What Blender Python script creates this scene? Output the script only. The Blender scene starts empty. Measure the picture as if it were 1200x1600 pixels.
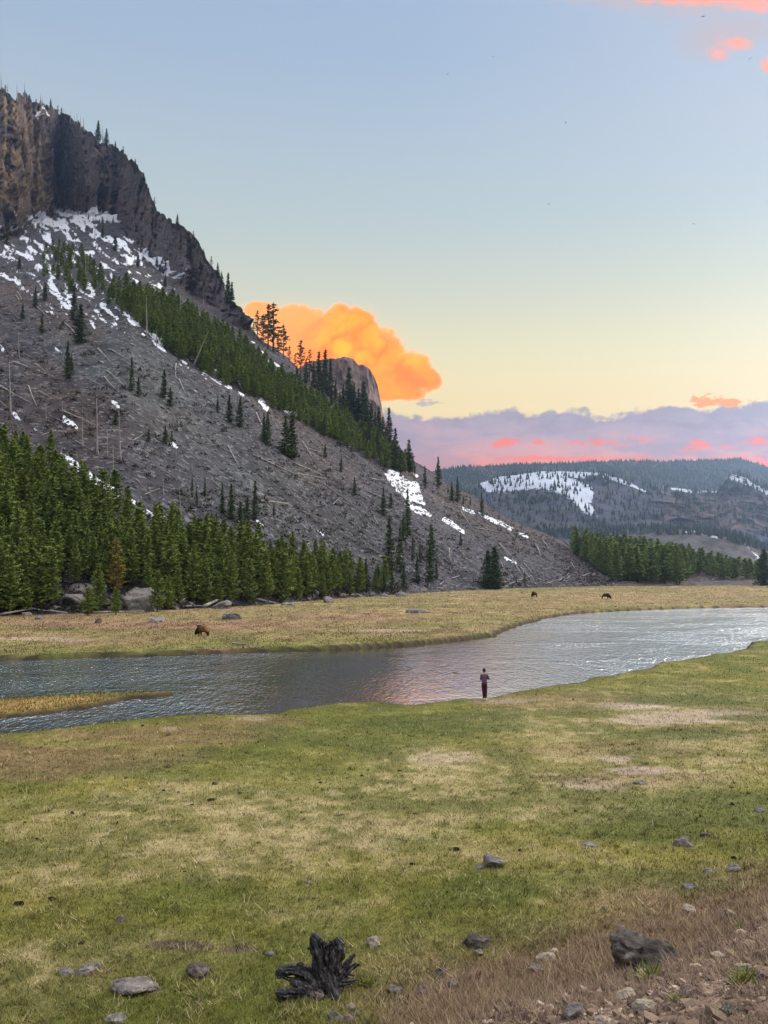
import bpy, bmesh, math, random
import numpy as np
from mathutils import Vector, Matrix
from mathutils.bvhtree import BVHTree

sc = bpy.context.scene
COL = sc.collection
random.seed(11)
RNG = np.random.default_rng(7)

# ------------------------------------------------------------------ camera
F = 1300.0                      # focal length in photo pixels (1200 x 1600)
HZ = 893.0                      # photo row of the horizon
CAMH = 7.2
PITCH = math.atan((HZ - 800.0) / F)
cp, sp = math.cos(PITCH), math.sin(PITCH)
cam_d = bpy.data.cameras.new("camera")
cam_d.sensor_fit = 'VERTICAL'
cam_d.sensor_height = 36.0
cam_d.lens = 36.0 * F / 1600.0
cam_d.clip_start = 0.2
cam_d.clip_end = 30000
cam = bpy.data.objects.new("camera", cam_d)
COL.objects.link(cam)
cam.location = (0, 0, CAMH)
cam.rotation_euler = (math.pi / 2 + PITCH, 0, 0)
sc.camera = cam


def uv_of(px, py):
    """world direction slopes (x per y, z per y) of a line of sight"""
    a = (np.asarray(px, float) - 600.0) / F
    b = (800.0 - np.asarray(py, float)) / F
    dy = cp - b * sp
    return a / dy, (b * cp + sp) / dy


def at(px, py, Y):
    u, v = uv_of(px, py)
    return u * Y, Y * np.ones_like(u), CAMH + v * Y


def flat(px, py, z=0.0):
    u, v = uv_of(px, py)
    Y = (z - CAMH) / v
    return u * Y, Y


def proj(x, y, z):
    """world -> photo pixel"""
    zz = z - CAMH
    d = y * cp + zz * sp
    b = -y * sp + zz * cp
    return 600 + F * x / d, 800 - F * b / d


# ------------------------------------------------------------------ noise
def _hash(ix, iy, iz, seed):
    h = (ix.astype(np.uint32) * np.uint32(374761393)) ^ (iy.astype(np.uint32) * np.uint32(668265263)) ^ \
        (iz.astype(np.uint32) * np.uint32(2147483647)) ^ np.uint32((seed * 1274126177) & 0xffffffff)
    h = (h ^ (h >> np.uint32(13))) * np.uint32(1274126177)
    h = (h ^ (h >> np.uint32(15))) * np.uint32(2246822519)
    h = h ^ (h >> np.uint32(16))
    return h.astype(np.float64) / 4294967295.0


def vnoise(x, y, z, seed=0):
    x, y, z = np.broadcast_arrays(np.asarray(x, float), np.asarray(y, float), np.asarray(z, float))
    fx, fy, fz = np.floor(x), np.floor(y), np.floor(z)
    tx, ty, tz = x - fx, y - fy, z - fz
    tx = tx * tx * (3 - 2 * tx); ty = ty * ty * (3 - 2 * ty); tz = tz * tz * (3 - 2 * tz)
    ix, iy, iz = fx.astype(np.int64), fy.astype(np.int64), fz.astype(np.int64)
    r = 0
    for a in (0, 1):
        wa = tx if a else 1 - tx
        for b in (0, 1):
            wb = ty if b else 1 - ty
            for c in (0, 1):
                wc = tz if c else 1 - tz
                r = r + wa * wb * wc * _hash(ix + a, iy + b, iz + c, seed)
    return r


def fbm(x, y, z, octs=4, seed=0, gain=0.5):
    s, amp, tot, f = 0, 1.0, 0, 1.0
    for o in range(octs):
        s = s + amp * (vnoise(x * f, y * f, z * f, seed + o * 17) - 0.5)
        tot += amp
        amp *= gain
        f *= 2.03
    return s / tot * 2.0          # about -1..1


def ridged(x, y, z, octs=4, seed=0):
    s, amp, tot, f = 0, 1.0, 0, 1.0
    for o in range(octs):
        n = 1 - np.abs(2 * vnoise(x * f, y * f, z * f, seed + o * 13) - 1)
        s = s + amp * n * n
        tot += amp
        amp *= 0.5
        f *= 2.1
    return s / tot


def sstep(a, b, x):
    t = np.clip((x - a) / (b - a), 0, 1)
    return t * t * (3 - 2 * t)


def lerp_c(w, c0, c1):
    w = np.asarray(w)[..., None]
    return c0 * (1 - w) + np.asarray(c1) * w


def seg_dist(px, py, s):
    x1, y1, x2, y2 = s[:4]
    dx, dy = x2 - x1, y2 - y1
    t = np.clip(((px - x1) * dx + (py - y1) * dy) / max(dx * dx + dy * dy, 1e-6), 0, 1)
    return np.hypot(px - x1 - t * dx, py - y1 - t * dy)


def stroke_mask(px, py, strokes):
    """1 inside any stroke (x1,y1,x2,y2,halfwidth), falling off to 0"""
    m = np.zeros_like(px, dtype=float)
    for s in strokes:
        d = seg_dist(px, py, s) / s[4]
        k = s[5] if len(s) > 5 else 1.0
        m = np.maximum(m, k * np.clip(1.5 - d, 0, 1))
    return m


def poly_sd(px, py, poly):
    """signed distance to a closed polygon, negative inside"""
    P = np.asarray(poly, float)
    d = np.full(px.shape, 1e18)
    inside = np.zeros(px.shape, bool)
    n = len(P)
    for i in range(n):
        x1, y1 = P[i]
        x2, y2 = P[(i + 1) % n]
        d = np.minimum(d, seg_dist(px, py, (x1, y1, x2, y2)))
        c = ((y1 > py) != (y2 > py))
        with np.errstate(divide='ignore', invalid='ignore'):
            xi = (x2 - x1) * (py - y1) / ((y2 - y1) if y2 != y1 else 1e-9) + x1
        inside ^= c & (px < xi)
    return np.where(inside, -d, d)


def interp(x, pts):
    P = np.asarray(pts, float)
    return np.interp(x, P[:, 0], P[:, 1])


# ------------------------------------------------------------------ mesh helpers
def mesh_np(name, V, faces, k=None, mats=(), attrs=None, smooth=False, mat_idx=None):
    """V (n,3); faces (m,k) int array or a list of arrays"""
    me = bpy.data.meshes.new(name)
    V = np.ascontiguousarray(V, dtype=np.float32)
    if isinstance(faces, np.ndarray):
        fl = [faces]
    else:
        fl = [f for f in faces if len(f)]
    loops = np.concatenate([f.ravel() for f in fl]).astype(np.int32)
    sizes = np.concatenate([np.full(len(f), f.shape[1]) for f in fl]).astype(np.int32)
    starts = np.concatenate([[0], np.cumsum(sizes)[:-1]]).astype(np.int32)
    me.vertices.add(len(V))
    me.vertices.foreach_set('co', V.ravel())
    me.loops.add(len(loops))
    me.loops.foreach_set('vertex_index', loops)
    me.polygons.add(len(sizes))
    me.polygons.foreach_set('loop_start', starts)
    me.polygons.foreach_set('loop_total', sizes)
    if mat_idx is not None:
        me.polygons.foreach_set('material_index', np.asarray(mat_idx, dtype=np.int32))
    me.update(calc_edges=True)
    me.polygons.foreach_set('use_smooth', np.full(len(sizes), smooth, dtype=bool))
    for m in mats:
        me.materials.append(m)
    for an, arr in (attrs or {}).items():
        arr = np.asarray(arr, dtype=np.float32)
        if arr.ndim == 1:
            a = me.attributes.new(an, 'FLOAT', 'POINT')
            a.data.foreach_set('value', arr)
        else:
            a = me.attributes.new(an, 'FLOAT_COLOR', 'POINT')
            if arr.shape[1] == 3:
                arr = np.concatenate([arr, np.ones((len(arr), 1), np.float32)], axis=1)
            a.data.foreach_set('color', np.ascontiguousarray(arr).ravel())
    return me


def grid_faces(nr, nc, wrap=False):
    i = np.arange(nr - 1)[:, None]
    j = np.arange(nc - (0 if wrap else 1))[None, :]
    j2 = (j + 1) % nc
    a = i * nc + j
    b = i * nc + j2
    c = (i + 1) * nc + j2
    d = (i + 1) * nc + j
    return np.stack([np.broadcast_to(q, a.shape).ravel() for q in (a, b, c, d)], axis=1)


def link(name, me, parent=None, **props):
    o = bpy.data.objects.new(name, me)
    COL.objects.link(o)
    if parent is not None:
        o.parent = parent
    for k_, v_ in props.items():
        o[k_] = v_
    return o


# ------------------------------------------------------------------ shader helpers
class G:
    """small wrapper that builds node graphs with operators"""
    def __init__(self, nt):
        self.nt = nt

    def node(self, t, **kw):
        n = self.nt.nodes.new(t)
        for k_, v_ in kw.items():
            setattr(n, k_, v_)
        return n

    def put(self, sock, v):
        if isinstance(v, X):
            self.nt.links.new(v.s, sock)
        elif isinstance(v, bpy.types.NodeSocket):
            self.nt.links.new(v, sock)
        else:
            if sock.type == 'RGBA' and len(v) == 3:
                v = (*v, 1)
            sock.default_value = v

    def m(self, op, a, b=None, c=None, clamp=False):
        n = self.node('ShaderNodeMath', operation=op, use_clamp=clamp)
        for i, v in enumerate((a, b, c)):
            if v is not None:
                self.put(n.inputs[i], v)
        return X(self, n.outputs[0])

    def ss(self, a, b, x, lo=0.0, hi=1.0):
        n = self.node('ShaderNodeMapRange', interpolation_type='SMOOTHSTEP')
        for nm, v in (('Value', x), ('From Min', a), ('From Max', b), ('To Min', lo), ('To Max', hi)):
            self.put(n.inputs[nm], v)
        return X(self, n.outputs[0])

    def mix(self, f, c0, c1, blend='MIX'):
        n = self.node('ShaderNodeMix', data_type='RGBA', blend_type=blend)
        self.put(n.inputs[0], f)
        self.put(n.inputs[6], c0)
        self.put(n.inputs[7], c1)
        return X(self, n.outputs[2])

    def xyz(self, x, y, z):
        n = self.node('ShaderNodeCombineXYZ')
        for i, v in enumerate((x, y, z)):
            self.put(n.inputs[i], v)
        return X(self, n.outputs[0])

    def sep(self, v):
        n = self.node('ShaderNodeSeparateXYZ')
        self.put(n.inputs[0], v)
        return [X(self, o) for o in n.outputs]

    def noise(self, vec, scale, detail=3.0, rough=0.55, dist=0.0, out=0, lac=2.0):
        n = self.node('ShaderNodeTexNoise')
        self.put(n.inputs['Vector'], vec)
        n.inputs['Scale'].default_value = scale
        n.inputs['Detail'].default_value = detail
        n.inputs['Roughness'].default_value = rough
        n.inputs['Lacunarity'].default_value = lac
        n.inputs['Distortion'].default_value = dist
        return X(self, n.outputs[out])

    def voro(self, vec, scale, feature='F1', out='Distance'):
        n = self.node('ShaderNodeTexVoronoi', feature=feature)
        self.put(n.inputs['Vector'], vec)
        n.inputs['Scale'].default_value = scale
        return X(self, n.outputs[out])

    def attr(self, name, out='Color'):
        n = self.node('ShaderNodeAttribute', attribute_name=name)
        return X(self, n.outputs[out])

    def ramp(self, x, stops, interp_='LINEAR'):
        n = self.node('ShaderNodeValToRGB')
        cr = n.color_ramp
        cr.interpolation = interp_
        while len(cr.elements) > 1:
            cr.elements.remove(cr.elements[-1])
        cr.elements[0].position = stops[0][0]
        cr.elements[0].color = (*stops[0][1], 1)
        for p, c in stops[1:]:
            e = cr.elements.new(p)
            e.color = (*c, 1)
        self.put(n.inputs[0], x)
        return X(self, n.outputs[0])

    def bump(self, h, strength, dist):
        n = self.node('ShaderNodeBump')
        n.inputs['Strength'].default_value = strength
        n.inputs['Distance'].default_value = dist
        self.put(n.inputs['Height'], h)
        return X(self, n.outputs[0])

    def pos(self):
        return X(self, self.node('ShaderNodeNewGeometry').outputs['Position'])

    def obj(self):
        return X(self, self.node('ShaderNodeTexCoord').outputs['Object'])

    def scale(self, v, s):
        n = self.node('ShaderNodeVectorMath', operation='MULTIPLY')
        self.put(n.inputs[0], v)
        self.put(n.inputs[1], s)
        return X(self, n.outputs[0])


class X:
    def __init__(self, g, s):
        self.g, self.s = g, s

    def __add__(self, o): return self.g.m('ADD', self, o)
    __radd__ = __add__
    def __sub__(self, o): return self.g.m('SUBTRACT', self, o)
    def __rsub__(self, o): return self.g.m('SUBTRACT', o, self)
    def __mul__(self, o): return self.g.m('MULTIPLY', self, o)
    __rmul__ = __mul__
    def __truediv__(self, o): return self.g.m('DIVIDE', self, o)
    def max(self, o): return self.g.m('MAXIMUM', self, o)
    def min(self, o): return self.g.m('MINIMUM', self, o)


def lin(h):
    """sRGB hex -> linear rgb"""
    h = h.lstrip('#')
    r = []
    for i in (0, 2, 4):
        c = int(h[i:i + 2], 16) / 255
        r.append(c / 12.92 if c <= 0.04045 else ((c + 0.055) / 1.055) ** 2.4)
    return tuple(r)


def material(name, fn, rough=0.9, spec=0.2):
    m = bpy.data.materials.new(name)
    m.use_nodes = True
    nt = m.node_tree
    b = nt.nodes['Principled BSDF']
    b.inputs['Roughness'].default_value = rough
    b.inputs['Specular IOR Level'].default_value = spec
    g = G(nt)
    r = fn(g) or {}
    for k_, v_ in r.items():
        g.put(b.inputs[k_], v_)
    return m


def tint(g, col, amt_scale):
    """multiply a colour by a scalar"""
    n = g.node('ShaderNodeVectorMath', operation='SCALE')
    g.put(n.inputs[0], col)
    g.put(n.inputs['Scale'], amt_scale)
    return X(g, n.outputs[0])


# ------------------------------------------------------------------ world
def build_world():
    w = bpy.data.worlds.new("World")
    sc.world = w
    w.use_nodes = True
    nt = w.node_tree
    g = G(nt)
    bg = nt.nodes['Background']
    d = X(g, g.node('ShaderNodeTexCoord').outputs['Generated'])
    x, y, z = g.sep(d)
    yy = y.max(0.04)
    u = x / yy
    v = z / yy
    front = g.ss(0.02, 0.35, y)
    # clear evening sky by height above the horizon; made brighter overhead and behind, out of the picture, to light the ground
    S = [(0.0, lin('#E9B48E')), (0.06, lin('#F0BE98')), (0.135, lin('#F2D09C')), (0.19, lin('#F6DDA0')), (0.225, lin('#F2DFAA')),
         (0.26, lin('#E6DDB2')), (0.32, lin('#CFD1BC')), (0.39, lin('#B9C6C4')), (0.46, lin('#AFBEC8')),
         (0.54, lin('#A1B4C9')), (0.64, lin('#9AABC8'))]
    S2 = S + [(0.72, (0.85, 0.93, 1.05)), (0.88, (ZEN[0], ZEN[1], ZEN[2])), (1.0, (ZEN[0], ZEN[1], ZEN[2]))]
    sky = g.ramp(z, S2)
    right = g.ss(0.0, 0.5, u) * g.ss(0.35, 0.6, v)
    sky = g.mix(right * 0.45, sky, lin('#C0C3CC'))
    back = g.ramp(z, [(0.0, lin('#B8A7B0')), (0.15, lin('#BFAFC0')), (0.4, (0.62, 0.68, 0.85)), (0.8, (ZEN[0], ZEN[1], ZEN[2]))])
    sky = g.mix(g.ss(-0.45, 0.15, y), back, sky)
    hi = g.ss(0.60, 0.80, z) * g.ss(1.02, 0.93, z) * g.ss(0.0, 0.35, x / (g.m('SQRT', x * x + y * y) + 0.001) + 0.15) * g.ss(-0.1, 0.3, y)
    sky = g.mix(hi, sky, (5.5, 5.2, 5.0))  # bright patch added to the unseen high sky to silver the river
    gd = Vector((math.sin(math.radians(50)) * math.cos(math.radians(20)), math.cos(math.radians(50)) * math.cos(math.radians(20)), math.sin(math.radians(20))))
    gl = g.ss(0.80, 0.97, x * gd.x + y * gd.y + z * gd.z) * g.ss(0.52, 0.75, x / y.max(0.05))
    sky = g.mix(gl, sky, (7.5, 6.8, 6.0))  # strong glow added right of the view to light slope and river
    below = g.ss(-0.02, 0.0, z)
    sky = g.mix(below, (0.16, 0.14, 0.10), sky)
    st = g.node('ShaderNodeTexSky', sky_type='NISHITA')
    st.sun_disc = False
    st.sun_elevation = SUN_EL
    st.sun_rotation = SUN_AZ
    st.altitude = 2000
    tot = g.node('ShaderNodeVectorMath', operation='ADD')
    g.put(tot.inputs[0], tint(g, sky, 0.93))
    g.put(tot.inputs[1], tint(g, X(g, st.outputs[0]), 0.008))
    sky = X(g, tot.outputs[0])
    P = g.xyz(u, v, 0.0)
    n1 = g.noise(P, 9.0, 6.0, 0.6)
    n2 = g.noise(P, 26.0, 5.0, 0.62)
    n3 = g.noise(g.xyz(u, v * 2.4, 2.0), 38.0, 6.0, 0.66)
    nd = g.noise(P, 5.0, 4.0, 0.55)

    def billow(vec, sc_):
        a = g.noise(vec, sc_, 2.0, 0.5, 0.4)
        b = g.noise(vec, sc_ * 2.3, 2.0, 0.5, 0.3)
        return g.m('ABSOLUTE', a - 0.5) * 2.6 + g.m('ABSOLUTE', b - 0.5) * 1.3
    bil = billow(P, 13.0)
    bil2 = billow(g.xyz(u, v * 1.5, 4.0), 11.0)

    def ell(px, py, rx, ry):
        cu, cv = uv_of(px, py)
        a = (u - float(cu)) * (F / rx)
        b = (v - float(cv)) * (F / ry)
        return 1.0 - g.m('SQRT', a * a + b * b)

    def union(lst):
        r = None
        for e in lst:
            q = ell(*e[:4]) * (e[4] if len(e) > 4 else 1.0)
            r = q if r is None else g.m('SMOOTH_MAX', r, q, 0.12)
        return r

    # the purple bank of cloud along the horizon
    top = g.noise(g.xyz(u, v * 0.6, 3.0), 7.5, 7.0, 0.58)
    t2 = g.noise(g.xyz(u, v * 1.3, 7.0), 34.0, 6.0, 0.66)
    vt = float(uv_of(600, 640)[1])
    edge = vt + 0.004 + (top - 0.5) * 0.075 + (t2 - 0.5) * 0.022 + (bil2 - 0.4) * 0.022
    bank = g.ss(-0.002, 0.006, edge - v)
    bm = g.noise(g.xyz(u, v * 3.2, 1.0), 7.0, 6.0, 0.6)
    def vv(py): return float(uv_of(600, py)[1])
    bcol = g.ramp(g.ss(vv(760), vv(615), v), [(0.0, lin('#F8836A')), (0.16, lin('#F2907E')), (0.32, lin('#D09FA4')), (0.52, lin('#B49FAE')),
                                             (0.75, lin('#ADA0B0')), (1.0, lin('#A39FAD'))])
    bcol = g.mix(g.ss(0.45, 0.62, bm) * 0.7, bcol, lin('#9C92A4'))
    bcol = g.mix(g.ss(0.55, 0.3, bm) * g.ss(vv(640), vv(700), v) * 0.6, bcol, lin('#E5A49C'))
    bcol = g.mix(g.ss(0.30, 0.0, bil2) * 0.5 * g.ss(vv(700), vv(640), v), bcol, lin('#8F879C'))
    bcol = g.mix(g.ss(0.6, 1.1, bil2) * 0.35, bcol, lin('#C6B2BA'))
    sky = g.mix(bank * g.ss(-0.05, 0.02, y) * 0.97, sky, bcol)
    # lit red tufts in the bank
    red = union([(835, 689, 22, 8), (790, 692, 42, 8), (930, 694, 62, 11), (1010, 688, 50, 7, .8), (1108, 697, 52, 12),
                 (1195, 690, 40, 9), (880, 718, 140, 8), (1190, 722, 60, 10), (655, 660, 26, 7, .8)])
    ra = g.ss(0.0, 0.9, red * 0.8 + (n3 - 0.5) * 4.4 + (n2 - 0.5) * 1.5 - 0.1) * g.ss(-0.5, 0.2, red)
    sky = g.mix(ra * 0.92, sky, (1.0, 0.20, 0.11))
    tuft = union([(1137, 626, 44, 13), (1105, 627, 26, 10, .8)])
    sky = g.mix(g.ss(0.0, 0.4, tuft + (n3 - 0.5) * 4.0 + (n2 - 0.5) * 2.0 - 0.15), sky, lin('#FFA050'))
    # the big orange cloud
    q = union([(455, 512, 78, 46), (525, 525, 72, 58), (560, 512, 42, 40), (585, 560, 66, 62), (633, 585, 52, 50), (560, 600, 90, 40),
               (610, 606, 72, 28), (664, 592, 38, 24, .9), (410, 486, 40, 18), (470, 560, 90, 60)])
    n4 = g.noise(P, 60.0, 4.0, 0.6)
    qf = q + (n1 - 0.5) * 0.30 + (bil - 0.45) * 0.55 + (n2 - 0.5) * 0.25 + (n4 - 0.5) * 0.26
    edgew = g.ss(0.05, 0.9, g.noise(P, 4.0, 2.0, 0.5))
    qa = g.ss(-0.03, 0.15, qf + (n3 - 0.5) * 0.22)
    body = g.mix(g.ss(0.25, 0.62, g.noise(g.xyz(u, v, 5.0), 8.0, 5.0, 0.5, 0.6)), (1.75, 0.33, 0.0), (1.9, 0.44, 0.0))
    glow = union([(520, 512, 60, 42), (598, 520, 30, 42), (545, 545, 50, 30), (640, 560, 30, 26)])
    body = g.mix(g.ss(0.0, 0.9, glow) * 0.85, body, (2.0, 0.58, 0.0))
    body = g.mix(g.ss(0.56, 0.40, g.noise(g.xyz(u, v, 9.0), 14.0, 4.0, 0.55, 0.8)) * 0.6, body, (1.55, 0.25, 0.0))
    body = g.mix(g.ss(0.34, 0.02, bil) * 0.75, body, (1.5, 0.22, 0.0))
    body = g.mix(g.ss(0.6, 1.1, bil) * 0.7, body, (1.9, 0.62, 0.0))
    left = g.ss(float(uv_of(540, 520)[0]), float(uv_of(430, 520)[0]), u + (nd - 0.5) * 0.05 - (v - vv(520)) * 0.5)
    body = g.mix(left * 0.75, body, (1.10, 0.47, 0.13))
    rim = g.ss(0.30, 0.04, qf)
    body = g.mix(rim * 0.45, body, (1.15, 0.66, 0.28))
    halo = g.ss(-0.35, 0.2, q + (n1 - 0.5) * 0.2)
    sky = g.mix(halo * 0.18, sky, lin('#FBD9A0'))
    sky = g.mix(qa * 0.97, sky, body)
    # small dark scrap right of it and the salmon clouds at the upper right
    scrap = union([(663, 629, 20, 6)])
    sky = g.mix(g.ss(0.0, 0.6, scrap + (n3 - 0.5) * 4.0 + (n2 - 0.5) * 2.0) * 0.7, sky, lin('#A79DAA'))
    grey = union([(1080, 8, 110, 34), (1150, 46, 110, 40, .9), (980, 2, 80, 20), (1105, 60, 60, 40, .8), (930, -4, 70, 14)])
    sky = g.mix(g.ss(-0.2, 0.8, grey + (n2 - 0.5) * 1.0 + (n3 - 0.5) * 0.5) * 0.75, sky, lin('#BDB0B4'))
    sal = union([(1105, 0, 130, 18), (1185, 6, 90, 26), (1152, 68, 44, 22, .85), (1120, 84, 30, 20, .75), (1030, -4, 60, 12), (1206, 108, 24, 24)])
    sky = g.mix(g.ss(0.0, 0.6, sal * 0.9 + (bil - 0.4) * 0.5 + (n2 - 0.5) * 0.9 + (n3 - 0.5) * 0.6) * 0.85, sky, (1.0, 0.37, 0.24))
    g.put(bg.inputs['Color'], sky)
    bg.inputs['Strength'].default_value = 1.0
    w.cycles.sampling_method = 'MANUAL'
    w.cycles.sample_map_resolution = 512


SUN_EL = math.radians(14)
SUN_AZ = math.radians(38)       # from +Y towards +X
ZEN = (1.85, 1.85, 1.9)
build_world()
sun_d = bpy.data.lights.new("sun", 'SUN')
sun_d.energy = 0.7
sun_d.angle = math.radians(14)
sun_d.color = (1.0, 0.80, 0.62)
sun = bpy.data.objects.new("sun", sun_d)
COL.objects.link(sun)
sdir = Vector((math.sin(SUN_AZ) * math.cos(SUN_EL), math.cos(SUN_AZ) * math.cos(SUN_EL), math.sin(SUN_EL)))
sun.rotation_euler = sdir.to_track_quat('Z', 'Y').to_euler()

sc.view_settings.view_transform = 'Standard'
sc.view_settings.look = 'None'
sc.view_settings.exposure = 0.20
sc.view_settings.gamma = 1
sc.render.engine = 'CYCLES'
sc.cycles.max_bounces = 5
sc.cycles.diffuse_bounces = 2
sc.cycles.glossy_bounces = 2
sc.cycles.transparent_max_bounces = 4
sc.cycles.volume_bounces = 0
sc.cycles.caustics_reflective = False
sc.cycles.use_adaptive_sampling = True
sc.cycles.adaptive_threshold = 0.015

# ------------------------------------------------------------------ river outline (world metres)
WZ = -0.45
farb = [(-900, 1040), (-300, 1036), (0, 1032), (60, 1031), (100, 1030), (160, 1027), (230, 1026), (290, 1024), (350, 1021), (430, 1019), (500, 1017), (560, 1014),
        (640, 1009), (690, 1004), (740, 999), (775, 994), (783, 990), (795, 984), (812, 978), (835, 973), (852, 967), (880, 962), (910, 959),
        (960, 956), (1050, 952), (1120, 950), (1200, 949), (1350, 947), (1700, 946)]
nearb = [(-900, 1180), (-300, 1156), (0, 1147), (50, 1143), (100, 1138), (150, 1131), (200, 1125), (240, 1121), (290, 1117), (350, 1115), (400, 1114), (430, 1113),
         (447, 1107), (480, 1103), (520, 1098), (560, 1095), (592, 1094), (615, 1097), (642, 1100), (665, 1098), (690, 1095), (715, 1091), (745, 1090),
         (775, 1086), (800, 1079), (835, 1074), (880, 1069), (905, 1064), (925, 1057), (955, 1055), (985, 1048), (1010, 1043), (1030, 1034), (1060, 1031), (1100, 1025),
         (1130, 1019), (1160, 1014), (1168, 1008), (1172, 1002), (1200, 1000), (1300, 992), (1700, 985)]
RIV = [tuple(map(float, flat(a, b, WZ))) for a, b in farb] + [tuple(map(float, flat(a, b, -0.05))) for a, b in reversed(nearb)]
isle = [(-700, 1095), (-200, 1091), (0, 1088), (60, 1084), (110, 1081), (165, 1079), (220, 1078), (275, 1077), (279, 1080), (250, 1083), (200, 1089), (150, 1099), (90, 1108), (0, 1117), (-200, 1130), (-700, 1160)]
ISLE = [tuple(map(float, flat(a, b, -0.2))) for a, b in isle]
islet = [(698, 1049), (712, 1047.3), (728, 1049), (714, 1050.6)]
ISLET = [tuple(map(float, flat(a, b, -0.3))) for a, b in islet]


def ground_z(x, y, fine=True):
    """height of the valley floor"""
    x = np.asarray(x, float); y = np.asarray(y, float)
    r = np.hypot(x, y)
    z = 0.10 * fbm(x / 14, y / 14, 0.5, 3, 3) * sstep(10, 25, r) + 0.05 * fbm(x / 3.1, y / 3.1, 1.5, 3, 5)
    sd = np.full(x.shape, 50.0)
    m = (r < 420) & (y > 20)
    wig = 0.60 * fbm(x / 2.2, y / 2.2, 9.0, 3, 21) * np.clip(r / 60, 0.4, 2.5)
    if m.any():
        sd[m] = poly_sd(x[m], y[m], RIV) + wig[m] * 0.6
        si = poly_sd(x[m], y[m], ISLE) + wig[m]
        st = poly_sd(x[m], y[m], ISLET) + wig[m] * 0.3
        sd[m] = np.maximum(sd[m], -si)
        sd[m] = np.maximum(sd[m], -st * 1.0)
        low = np.clip(np.minimum(si, st), 0, 99)
    t = sstep(-0.35, 0.45, sd)
    z = (-1.3) * (1 - t) + z * t
    if m.any():      # the spit and the islet lie lower than the meadow
        q = np.zeros(x.shape)
        q[m] = np.where(np.minimum(si, st) < 3, 1, 0)
        z = np.where((q > 0) & (t > 0), z - 0.24 * t, z)
        q2 = np.zeros(x.shape)
        q2[m] = np.where(st < 1.5, 1, 0)
        z = np.where(q2 > 0, z - 0.12 * t, z)
    # roadside embankment in front of the camera
    dn = (x + 1.0) * 0.466 + (y - 13.0) * (-0.885) + 0.5 * fbm(x / 4, y / 4, 4.0, 2, 9)
    up = 0.5 * (dn + np.sqrt(dn * dn + 1.2)) * 0.47
    up = np.where(dn < -6, 0, up * sstep(-6, -1, dn))
    up = 5.65 - np.logaddexp(0, (5.65 - up) * 2.2) / 2.2 + 0.0
    up = 5.65 - np.maximum(5.65 - up, 0) if False else np.minimum(np.where(dn < -6, 0, 0.5 * (dn + np.sqrt(dn * dn + 1.2)) * 0.47 * sstep(-6, -1, dn)), 5.6)
    if fine:
        near = sstep(40, 12, r)
        z = z + near * 0.035 * fbm(x / 0.45, y / 0.45, 2.2, 3, 8)
        k = sstep(-0.5, 1.5, dn)
        z = z + k * (0.10 * fbm(x / 0.7, y / 0.7, 6.6, 4, 31) + 0.05 * ridged(x / 0.3, y / 0.3, 1.1, 2, 33))
    return z + up, sd, dn


def nrm(c):
    return np.array(c)


C_GREEN = nrm((0.118, 0.130, 0.026))
C_DGREEN = nrm((0.078, 0.094, 0.024))
C_YGREEN = nrm((0.205, 0.185, 0.042))
C_TAN = nrm((0.31, 0.265, 0.12))
C_PALE = nrm((0.44, 0.36, 0.26))
C_GOLD = nrm((0.255, 0.195, 0.085))
C_BROWN = nrm((0.160, 0.105, 0.055))
C_PINKB = nrm((0.235, 0.155, 0.10))
C_SOIL = nrm((0.12, 0.09, 0.07))


def blob(px, py, lst, rough):
    m = np.zeros(px.shape)
    for (cx, cy, rx, ry, s) in lst:
        d = np.sqrt(((px - cx) / rx) ** 2 + ((py - cy) / ry) ** 2) + rough
        m = np.maximum(m, s * sstep(1.25, 0.6, d))
    return m


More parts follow.
